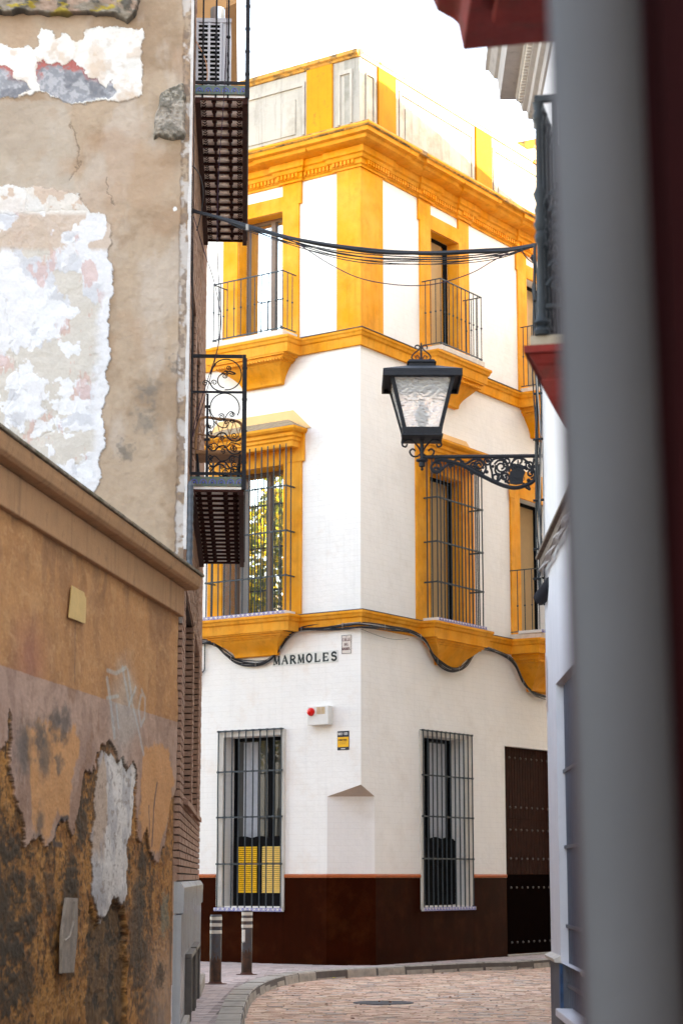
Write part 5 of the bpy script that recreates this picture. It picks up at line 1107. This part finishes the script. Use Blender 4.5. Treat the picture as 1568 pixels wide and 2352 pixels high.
for e in (-1, 1):
    m.loft([(6.01, X0 - rt, X0 + rt, e * rt - .012, e * rt + .012), (6.044, X0 - rt, X0 + rt, e * rt - .012, e * rt + .012)]); m.loft([(6.01, X0 + e * rt - .012, X0 + e * rt + .012, -rt, rt), (6.044, X0 + e * rt - .012, X0 + e * rt + .012, -rt, rt)])
obj('frame', m, ironk, lamp, bevel=.003)
gm = bpy.data.materials.new('hammered_glass'); gm.use_nodes = True; nt_ = gm.node_tree; p_ = nt_.nodes['Principled BSDF']
p_.inputs['Base Color'].default_value = (.95, .91, .88, 1); p_.inputs['Roughness'].default_value = .2; p_.inputs['Transmission Weight'].default_value = .6; p_.inputs['IOR'].default_value = 1.3
vo = _n(nt_, 'ShaderNodeTexVoronoi', feature='SMOOTH_F1'); vo.inputs['Scale'].default_value = 34; mp_ = _n(nt_, 'ShaderNodeMapping'); mp_.inputs['Scale'].default_value = (.8, 1, 1.5); ge_ = _n(nt_, 'ShaderNodeNewGeometry')
nz_ = _n(nt_, 'ShaderNodeTexNoise'); nz_.inputs['Scale'].default_value = 9; ad_ = _n(nt_, 'ShaderNodeMix', data_type='VECTOR'); ad_.inputs[0].default_value = .06
nt_.links.new(ge_.outputs[0], nz_.inputs[0]); nt_.links.new(ge_.outputs[0], ad_.inputs[4]); nt_.links.new(nz_.outputs['Color'], ad_.inputs[5]); nt_.links.new(ad_.outputs[1], mp_.inputs[0]); nt_.links.new(mp_.outputs[0], vo.inputs['Vector'])
bu_ = _n(nt_, 'ShaderNodeBump'); bu_.inputs['Strength'].default_value = .9; bu_.inputs['Distance'].default_value = .02; nt_.links.new(vo.outputs['Distance'], bu_.inputs['Height']); nt_.links.new(bu_.outputs[0], p_.inputs['Normal'])
m = MB(LFc); rt2, rb2 = rt - .002, rb - .002
for k, (ax, ay, bx, by) in enumerate(((-1, 1, 1, 1), (1, 1, 1, -1), (1, -1, -1, -1), (-1, -1, -1, 1))):
    m.add([(X0 + ax * rb2, ay * rb2, zb2), (X0 + bx * rb2, by * rb2, zb2), (X0 + bx * rt2, by * rt2, 6.03), (X0 + ax * rt2, ay * rt2, 6.03)], [(0, 1, 2, 3)])
obj('glass', m, gm, lamp)
m = MB(LFc); m.lathe((X0, 0, zb2 - .02), [(.035, 0), (.035, .05), (.02, .06)], 12); m.lathe((X0, 0, zb2 + .05), [(.03, 0), (.055, .05), (.06, .12), (.045, .19), (.02, .22)], 14); obj('bulb', m, mat('grey_bulb', (.10, .10, .12), .4, .1, 9, 0), lamp, smooth=True)
m = MB(LFc)   # finial and lower scrolls
S6 = lambda pts_, rad=.007: m.tube([(X0 + a_, 0, z_) for a_, z_ in cr(pts_, 5)], rad, 6)
S6([(0, 6.22), (0, 6.30), (0, 6.40)], .010); m.tube([(X0, 0, 6.22), (X0, 0, 6.36), (X0, 0, 6.415)], [.014, .010, .002], 6)
for e in (-1, 1):
    S6([(0, 6.235), (e * .05, 6.235), (e * .088, 6.262), (e * .072, 6.30), (e * .03, 6.335), (e * .012, 6.365), (e * .03, 6.385), (e * .055, 6.375), (e * .052, 6.35)], .007); S6([(e * .012, 6.245), (e * .03, 6.285), (e * .052, 6.275), (e * .048, 6.255)], .005)
    S6([(0, 5.33), (e * .03, 5.41), (e * .10, 5.48), (e * .165, 5.47), (e * .18, 5.43), (e * .15, 5.415), (e * .135, 5.44)], .009); S6([(0, 5.36), (e * .045, 5.325), (e * .09, 5.33), (e * .112, 5.37), (e * .085, 5.395), (e * .058, 5.375)], .009)
m.tube([(X0, 0, 5.50), (X0, 0, 5.28)], .018, 8); m.lathe((X0, 0, 5.22), [(.005, -.03), (.016, -.015), (.008, 0), (.028, .01), (.03, .05), (.055, .06), (.055, .075), (.02, .085)], 14)
obj('scrollwork', m, ironk, lamp, smooth=True)
br = MB(LFc); zA = lp(1100, 1050)[1]
br.tube([(X0, 0, zA), (1.86, 0, zA + .012)], .018, 10)
pc = lambda x, y: lp(964.5 + x * .1934, 1010.4 + y * .1934)
S7 = lambda pts_, rad=.010: br.tube([(a_, 0, z_) for a_, z_ in cr([pc(*p) for p in pts_], 5)], rad, 6)
S7([(230, 350), (190, 330), (160, 345), (175, 375), (225, 370), (250, 320), (225, 275), (165, 270), (130, 320), (150, 375), (215, 385), (270, 340), (330, 290), (380, 290)], .013)
S7([(170, 255), (260, 235), (340, 255), (400, 270), (520, 310), (640, 380), (760, 440), (880, 500), (1010, 550), (1130, 570), (1250, 540), (1340, 490), (1380, 420)], .020)
S7([(400, 265), (430, 235), (480, 240), (490, 280), (540, 285), (600, 250), (650, 225), (700, 230), (740, 260)], .012)
for cx_, cy_, r_, a_, tr in ((700, 300, 62, 180, 1.6), (800, 260, 55, 0, -1.5), (960, 320, 85, 200, 1.7), (1000, 440, 60, 90, -1.5), (640, 300, 45, 60, 1.3), (1170, 260, 70, 180, .7), (1300, 300, 60, 0, 1.5), (1310, 400, 55, 90, -1.4), (500, 275, 35, 0, 1.3), (900, 440, 55, 0, 1.2), (1030, 260, 50, 120, 1.2), (370, 300, 32, 90, 1.2)):
    S7([(cx_ + r_ * (1 - .75 * k / 16) * math.cos(math.radians(a_) + tr * 2 * math.pi * k / 16), cy_ + r_ * (1 - .75 * k / 16) * math.sin(math.radians(a_) + tr * 2 * math.pi * k / 16)) for k in range(17)], .010)
for ps_ in (((740, 420), (780, 340), (760, 280)), ((860, 480), (850, 380), (830, 290), (870, 230), (950, 220), (1010, 250), (1040, 320), (1020, 380)), ((900, 500), (930, 430), (890, 370), (900, 300)), ((1050, 380), (1090, 270), (1150, 220), (1230, 230), (1300, 300), (1330, 380)), ((760, 440), (720, 380), (650, 350)), ((600, 400), (640, 340)), ((1060, 520), (1010, 480), (960, 400)), ((1250, 560), (1300, 590), (1280, 540)), ((1350, 220), (1340, 330), (1370, 450)), ((840, 470), (870, 500), (930, 500)), ((560, 300), (600, 330), (600, 390), (630, 410))):
    S7(ps_, .011)
random.seed(3)
for k in range(34):
    x_, y_ = random.uniform(560, 1340), 0; y_ = random.uniform(240, min(520, 300 + (x_ - 500) * .42)); a_, z_ = pc(x_, y_); br.ball((a_, 0, z_), random.uniform(.010, .019), n=7)
obj('bracket', br, ironk, lamp, smooth=True)
m = MB(LFc); sh = [pc(*p) for p in ((1065, 375), (1100, 365), (1235, 365), (1245, 390), (1225, 440), (1215, 520), (1140, 532), (1065, 520), (1055, 450))]
m.plate(sh, -.012, .015); m.plate([pc(*p) for p in ((1085, 362), (1070, 320), (1110, 295), (1150, 285), (1200, 295), (1240, 320), (1225, 362))], -.012, .012)
for k in range(5): a_, z_ = pc(1085 + k * 32, 335 - 18 * math.sin(k / 4 * math.pi)); m.ball((a_, .013, z_), .010)
m.tube([(pc(1160, 285)[0], 0, pc(1160, 285)[1]), (pc(1160, 240)[0], 0, pc(1160, 240)[1])], .008, 6)
a_, z_ = pc(1075, 485); write(m, LFc, 'NO8DO', a_, z_, .023, .036, .0155, .006, 1, 1.12, serif=False)
obj('crest', m, ironk, lamp, bevel=.002)
random.seed(11)

# ================================================================== HANGING CABLES OVER THE STREET
hc = thing('overhead_cable_bundle', 'sagging bundle of black overhead cables crossing from brick building to white house', 'cable', K, 0, -19, 8)
main = [(438, 482), (500, 500), (560, 519), (640, 540), (700, 553), (780, 568), (860, 577), (940, 580), (1020, 581), (1100, 578), (1160, 574), (1200, 568), (1229, 564)]
random.seed(4)
for k in range(11):
    dy = [0, 2, -2, 5, 10, 14, 18, 22, 26, 28, 3][k]; ph = random.uniform(0, 6); P = []
    mm = cr(main, 5); n = len(mm)
    for i, (x_, y_) in enumerate(mm):
        t = i / (n - 1); sg = math.sin(math.pi * min(1, max(0, (t - .12) / .86))) ; P.append(at(x_, y_ + dy * sg + 2.0 * math.sin(i * .35 + ph) * (1 - .5 * t) + (k % 3 - 1) * 2.2, 20.0 - 2.05 * t - .02 * (k % 3)))
    m = MB(); m.tube(P, [.015, .011, .010, .006, .006, .006, .006, .005, .005, .005, .009][k], 6); obj('cable', m, cable, hc, smooth=True)
m = MB(); P = cr([(655, 543), (700, 570), (760, 608), (830, 640), (920, 655), (1000, 652), (1080, 628), (1130, 600), (1165, 582)], 6); n = len(P)
m.tube([at(x_, y_, 19.4 - 1.3 * i / n) for i, (x_, y_) in enumerate(P)], .005, 5); obj('drooping_wire', m, purple, hc)
for x_, y_ in ((1162, 576), (568, 522)): v = at(x_, y_, 18.4 if x_ > 900 else 19.5); m = MB(); m.tube([v + Vector((0, 0, .03)), v + Vector((0, 0, -.03))], .016, 6); obj('clamp', m, cableg, hc)
m = MB(); m.tube([at(x_, y_, 18) for x_, y_ in cr([(1196, 570), (1205, 588), (1220, 602), (1230, 604)], 5)], .006, 5); m.tube([at(x_, y_, 18) for x_, y_ in cr([(1228, 640), (1223, 660), (1225, 690), (1232, 720)], 5)], .010, 5)
v = at(1223, 592, 18); m.tube([v + Vector((0, 0, .03)), v, v + Vector((.01, 0, -.04))], [.01, .03, .012], 7); obj('connector', m, cable, hc)
# thin wires hanging on the left building
lw = thing('balcony_wires', 'thin dark wires hanging loosely beside the brick building balconies', 'cable', B, 1, .2, 6)
for ps_, Y_, r_ in ((((522, 0), (519, 120), (512, 260), (502, 400), (499, 520), (500, 600), (505, 680), (507, 740), (500, 800), (480, 880), (460, 950), (440, 1010)), 20.5, .0045), (((440, 480), (452, 520), (470, 580), (490, 640), (503, 700), (508, 740), (500, 800), (478, 870), (450, 960), (438, 1030)), 20.4, .0045), (((447, 0), (446, 200), (444, 500), (441, 800), (438, 1060)), 20.2, .006), (((438, 380), (448, 386), (462, 410), (467, 450), (460, 500), (452, 530)), 20.1, .006), (((441, 400), (440, 600), (443, 760), (440, 900), (437, 1090)), 20.1, .007)):
    m = MB(); m.tube([at(x_, y_, Y_) for x_, y_ in cr(list(ps_), 5)], r_, 5); obj('wire', m, purple if r_ < .005 else cable, lw, smooth=True)

# ================================================================== BALCONY OF THE NEAR RIGHT HOUSE AND DOWNPIPE
# neighbour house between the pipe and the white house; its wall turns towards the lane
NW = Frame((.90, 9.0), 13.0, -1)
nh = thing('red_trimmed_house', 'grey house on the right with red balcony base and iron railing', 'house', NW, -1, -.6)
m = MB(); pl_ = [(.50, 3.25), (.92, 5.8), (1.13, 7.75), (1.74, 10.4), (9, 10.4), (9, 3.25)]
for k, (x_, y_) in enumerate(pl_): m.v.append(Vector((x_, y_, -.15))); m.loc.append((k * 2., 0, 0))
for k, (x_, y_) in enumerate(pl_): m.v.append(Vector((x_, y_, 11))); m.loc.append((k * 2., 0, 11))
m.f = [[k, (k + 1) % 6, (k + 1) % 6 + 6, k + 6] for k in range(6)] + [[6, 7, 8, 9, 10, 11]]; m.mi = [0] * 7
obj('wall', m, whitew, nh)
zbb, hb = 3.99, 1.15
def col(mb, F, s_, o_, z0, h):
    pr_ = [(.045, 0), (.05, .02), (.03, .04), (.048, .06), (.03, .09), (.026, .12), (.030, .15), (.024, .18), (.021, .38 * h), (.032, .40 * h), (.036, .42 * h), (.024, .44 * h), (.040, .47 * h), (.026, .50 * h), (.036, .53 * h), (.024, .56 * h), (.042, .60 * h), (.024, .63 * h), (.022, .66 * h), (.019, .90 * h), (.030, .92 * h), (.034, .94 * h), (.024, .96 * h), (.034, h), (.001, h + .001)]
    mb.lathe((s_, o_, z0), [(a_ * .8, b_) for a_, b_ in pr_], 14, F)
m = MB(NW); m.box(.0, 1.75, -.62, .02, zbb - .05, zbb); bal = obj('balcony', m, mat('worn_cream_ledge', (.34, .27, .19), .85, .2, 8, .4), nh, bevel=.006); bal['label'] = 'red balcony base with ornate black iron railing'
m = MB(NW); m.loft([(z_, s_, 1.6, -.62, o_) for z_, s_, o_ in ((zbb - .051, -.02, .05), (zbb - .085, -.02, .05), (zbb - .09, .0, .03), (zbb - .13, .02, .0), (zbb - .14, .03, -.005), (zbb - .20, .05, -.03), (zbb - .21, .04, -.02), (zbb - .28, .06, -.05), (zbb - .36, .1, -.09), (zbb - .46, .16, -.15), (zbb - .57, .24, -.235), (zbb - .60, .25, -.245))]); obj('base', m, redp, bal)
m = MB(NW); m.box(-.01, 1.7, -.05, -.02, zbb + hb, zbb + hb + .03); m.box(-.01, .025, -.6, -.0501, zbb + hb, zbb + hb + .029); m.box(0, 1.7, -.045, -.025, zbb + .13, zbb + .15); m.box(.0, .02, -.6, -.046, zbb + .13, zbb + .149)
pos = [(k * .15 + .01, -.035) for k in range(11)] + [(.01, -.035 - .15 * k) for k in range(1, 4)]
for k, (s_, o_) in enumerate(pos):
    col(m, NW, s_, o_, zbb, hb); ax = k < 11
    for r_, z_ in ((.045, .24), (.035, .33), (.03, .60), (.028, .68)):
        m.tube([((s_ + .075 + a_, o_, zbb + z_ + b_) if ax else (s_, o_ + .075 + a_, zbb + z_ + b_)) for a_, b_ in spiral((0, 0), r_, 1.4, 0 if k % 2 else 3.1, 20, .2)], .010, 6)
    for z_ in (.46, .52, .58): m.ball((s_ + .075, o_, zbb + z_) if ax else (s_, o_ + .075, zbb + z_), .024, n=8)
    m.tube([(s_ + .075, o_, zbb + .74), (s_ + .075, o_, zbb + hb)] if ax else [(s_, o_ + .075, zbb + .74), (s_, o_ + .075, zbb + hb)], .012, 8)
obj('railing', m, mat('dark_grey_green_iron', (.020, .023, .025), .5, .15, 9, .15, spec=.22), bal, smooth=True)
# red underside of the nearer bay
q = [(.30, 4.42), (.305, 4.30), (.315, 4.24), (.355, 4.225), (.375, 4.19), (.378, 4.13), (.395, 4.10)]
RF = Frame((0, 6.0), 90, 1)
m = MB(RF); m.plate([(.27, 4.6), (.285, 4.42), (.29, 4.275), (.305, 4.235), (.355, 4.205), (.372, 4.19), (.388, 4.10), (.62, 4.125), (1.2, 4.16), (1.2, 4.6)], .0, 2.0); bb = obj('bay_base', m, redp, nh, bevel=.006)
bb['label'] = 'dark red moulded bay base overhead'
m = MB(RF); m.box(.46, 1.1, .3, 1.9, 4.06, 4.1); obj('bay_panel', m, redp, nh, bevel=.004)
# maroon door jamb wall next to the camera and grey downpipe
PJ = Frame((.338, 2.12), brg(900), -1)
jw = thing('maroon_wall', 'dark maroon painted wall just right of the grey downpipe', 'wall', PJ)
m = MB(PJ); m.box(0, .9, -1.4, 0, -.15, 5.2); obj('wall_face', m, maroon, jw, bevel=.01)
m = MB(PJ); m.box(-.012, -.0005, -.08, -.02, -.15, 5.2); obj('edge_strip', m, maroon, jw)
PP = Frame((.2712, 2.0), 90, 1)
dp = thing('downpipe', 'thick grey vertical downpipe blurred in the right foreground', 'drainpipe', PP)
m = MB(PP); m.tube([(.0365, 0, -.13), (-.0145, 0, 3.3)], .048, 40); obj('pipe', m, pipeg, dp, smooth=True)
m = MB(PP); m.tube([(.030, -.07, -.13), (-.004, -.07, 3.3)], .0475, 24); obj('maroon_backing', m, maroon, dp, smooth=True)
m = MB(PP); m.lathe((-.006, 0, 2.9), [(.055, 0), (.057, .01), (.057, .05), (.055, .06)], 40); m.box(.05, .10, -.01, .01, 2.91, 2.94); obj('bracket', m, pipeg, dp, smooth=True)

# ================================================================== STREET THINGS
bolm = mat('bollard_steel', (.075, .075, .085), .55, .2, 8, .2, 60, patch=((.11, .045, .02), 7, .5, .68, .75), metal=.2)
def bollard(x, y, label, h=.97):
    F = Frame((x, y), 90, 1); t = thing('bollard', label, 'bollard', F, group='striped metal bollards on the pavement')
    m = MB(F); m.lathe((0, 0, 0), [(.084, .30), (.084, h - .01), (.074, h), (.07, h - .006)], 28); obj('post', m, bolm, t, smooth=True)
    m = MB(F); m.lathe((0, 0, 0), [(.0843, 0), (.0843, .30), (.0843, .36)], 28); m.v = [v + Vector((0, 0, .05 * math.sin(i * 2.4) * (v.z > .33))) for i, v in enumerate(m.v)]; obj('rusted_base', m, mat('rusted_steel', (.055, .028, .018), .8, .35, 9, .4, 60, patch=((.12, .04, .015), 9, .5, .66, .8)), t, smooth=True)
    for z_ in (h - .265, h - .165, h - .075): m = MB(F); m.lathe((0, 0, z_), [(.0845, 0), (.0865, .002), (.0865, .046), (.0845, .048)], 28); obj('stripe', m, mat('worn_white_stripe', (.62, .57, .50), .5, .1, 9, .1, patch=((.15, .12, .1), 16, .62, .72, .8)), t, smooth=True)
    m = MB(F); m.lathe((0, 0, 0), [(.165, .0), (.165, .006), (.10, .012), (.092, .03), (.086, .034)], 24); obj('foot_collar', m, mat('rusty_collar', (.09, .03, .018), .85, .3, 20, .4), t)
    return t
bollard(-1.80, 29.2, 'nearer shorter looking bollard with three white bands beside the brick building')
bb2 = bollard(-1.485, 32.0, 'farther bollard with three white bands and a peeled pale sticker', .985)
F = Frame((-1.485, 32.0), 90, 1); m = MB(F); m.prism([(.0, 0), (.0, 0), (.0, 0)], 0, 0) if False else None
pts_ = []; 
for k in range(6):
    a_ = math.radians(150 - k * 9); pts_.append((.0868 * math.cos(a_), .0868 * math.sin(a_)))
m.add([(x_, y_, .50 + .02 * math.sin(i * 2)) for i, (x_, y_) in enumerate(pts_)] + [(x_, y_, .69) for x_, y_ in pts_], [(i, i + 1, i + 7, i + 6) for i in range(5)]); obj('sticker', m, plast, bb2)
# drain grate, manhole
gx = [XY(632, 2326, RZ), XY(676, 2340, RZ)]
m = MB(G); y0_, x0_ = 22.05, -.86; m.box(y0_ - .02, y0_ + .40, x0_ - .02, x0_ + .36, RZ - .02, RZ - .004); gr = tag(obj('drain_grate', m, ironk), 'rectangular iron drain grate in the setts near the kerb', 'drain')
m = MB(G)
for k in range(8): m.box(y0_ + .02 + .046 * k, y0_ + .042 + .046 * k, x0_, x0_ + .34, RZ - .003, RZ + .006)
m.box(y0_ - .02, y0_ + .005, x0_ - .02, x0_ + .36, RZ - .003, RZ + .007); m.box(y0_ + .385, y0_ + .40, x0_ - .02, x0_ + .36, RZ - .003, RZ + .007)
WM[gr.name] = Matrix.Identity(4); obj('bars', m, mat('worn_grate', (.12, .10, .09), .6, .2, 20, .2, metal=.4), gr)
mx, my = XY(880, 2303, RZ); m = MB(G); m.lathe((my - .0, mx, RZ - .03), [(.40, 0), (.40, .033), (.36, .035), (.355, .031), (.02, .032)], 36)
single('manhole_cover', m, mat('dark_cast_iron', (.05, .05, .055), .6, .2, 20, .4, metal=.3), 'round dark manhole cover set in the stone setts', 'manhole cover')
def leaf(x, y, z, sc_, a_, m_, label, grp=None):
    F = Frame((x, y), 90, 1); m = MB(F); c, s_ = math.cos(a_), math.sin(a_); o_ = [(0, -.5), (.22, -.2), (.26, .1), (.12, .4), (0, .55), (-.13, .38), (-.25, .1), (-.2, -.2)]
    p2 = [(sc_ * (u * c - v * s_), sc_ * (u * s_ + v * c), z + .012 * abs(u) / .25 + .003) for u, v in o_] + [(0, 0, z + .002)]
    m.add(p2, [(i, (i + 1) % 8, 8) for i in range(8)]); return single('fallen_leaf', m, m_, label, 'leaf', grp)
lx, ly = XY(768, 2248, RZ); leaf(lx, ly, RZ + .01, .10, .4, leafy, 'bright yellow leaf lying at the foot of the kerb')
rr = random.Random(9)
for k in range(34):
    if rr.random() < .5: d_k = rr.uniform(.03, .5); i_ = rr.randrange(20, len(dense) - 60); v = dense[i_] - kside(dense[i_], dense[i_ + 1]) * d_k; x_, y_, z_ = v.x, v.y, RZ + .006
    else: x_, y_ = rr.uniform(-.4, 3.4), rr.uniform(21, 31); z_ = RZ + .006 if kerb_dist(x_, y_) < -.03 else .004
    leaf(x_, y_, z_, rr.uniform(.035, .07), rr.uniform(0, 6), leafb, 'small brown dry leaf on the street', 'dry leaves on the street')

# ================================================================== SURROUNDINGS THAT SHADE, REFLECT AND BOUNCE
def block(name, F, s0, s1, dep, h, m_, label):
    m = MB(F); m.box(s0, s1, -dep, 0, -.2, h); b = single(name, m, m_, label, 'house')
    w_ = MB(F); s_ = s0 + 1
    while s_ < s1 - 1.4:
        for z_ in (1.2, 5.2, 9.2): 
            if z_ + 2.4 < h: w_.box(s_, s_ + 1.1, .002, .03, z_, z_ + 2.2)
        s_ += 2.6
    WM[b.name] = Matrix.Identity(4); obj('window', w_, darkf, b); return b
OF = Frame(R.w(0, 5.2, 0), brg(3900), -1)
CR = mat('cream_render', (.62, .55, .46), .85, .1, 2, .2)
block('side_shade_house', OF, -2.4, 24, 8, 16.0, CR, 'unseen cream house across the side street, added to shade the lane')  # out of view, added to put the lane and right face in shade
m = MB(OF); m.plate([(-2.4, 16.01), (24, 16.01), (24, 17.6), (9, 18.2), (3.2, 19.15), (-2.4, 19.4)], -8, 0); single('shade_line_rooftop', m, CR, 'unseen cream rooftop block shaped to cast the parapet shadow line', 'rooftop')  # sloped top shaped so its shadow edge falls across the parapet
block('rear_sun_blocker', Frame((6.5, -20), 0, -1), 0, 46.5, 9, 21, CR, 'unseen tall cream block added on the right to keep sun off the street')  # out of view, added only to block sun above the low houses
block('left_bounce_house', Frame(L.w(0, 16, 0), brg(-5900), 1), 9.5, 26, 7, 9.5, CR, 'unseen low cream house across the left side street, added to bounce light')  # out of view, added to bounce light onto the left face

# street tree down the side lane; it shows as a reflection in the window panes
def tree(x, y, H, cr_, label, n=15000):
    F = Frame((x, y), 0, 1); t = thing('street_tree', label, 'tree', F); rr = random.Random(21)
    m = MB(F); m.tube([(0, 0, -.1), (.05, .02, H * .25), (-.05, .08, H * .5), (.02, 0, H * .8)], [.22, .17, .12, .04], 9)
    tips = []
    for k in range(16):
        a_ = k * 2.4; z0_ = H * (.32 + .03 * k); l = cr_ * (1 - .3 * abs(k - 6) / 10); p = [(0, .03, z0_), (l * .5 * math.cos(a_), l * .5 * math.sin(a_), z0_ + l * .25), (l * math.cos(a_), l * math.sin(a_), z0_ + l * .45)]
        m.tube(p, [.07, .04, .015], 6); tips += [p[1], p[2], tuple((p[1][i] + p[2][i]) / 2 for i in range(3))]
    tips += [(0, 0, H * .85), (.3, .2, H * .92), (-.3, .3, H * .8)]
    obj('trunk', m, mat('tree_bark', (.10, .07, .05), .9, .3, 9, .5), t)
    m = MB(F)
    for k in range(n):
        c = rr.choice(tips); r_ = .95 * rr.random() ** .5; a_, b_ = rr.uniform(0, 6.283), rr.uniform(-1, 1); q = math.sqrt(1 - b_ * b_); p = Vector((c[0] + r_ * q * math.cos(a_), c[1] + r_ * q * math.sin(a_), c[2] + .75 * r_ * b_))
        u = Vector((rr.uniform(-1, 1), rr.uniform(-1, 1), rr.uniform(-1, 1))).normalized(); v = u.orthogonal().normalized(); e = rr.uniform(.08, .15); m.m = 0 if rr.random() < .6 else 1
        m.add([tuple(p - u * e), tuple(p + v * e * .5), tuple(p + u * e), tuple(p - v * e * .5)], [(0, 1, 2, 3)])
    obj('crown', m, [mat('leaf_green', (.16, .20, .02), .6, .2, 3, 0), mat('leaf_yellow', (.62, .46, .02), .6, .2, 3, 0)], t)
tree(-14.5, 31.6, 13.2, 2.6, 'yellow green street tree in the side lane mirrored in the window panes')
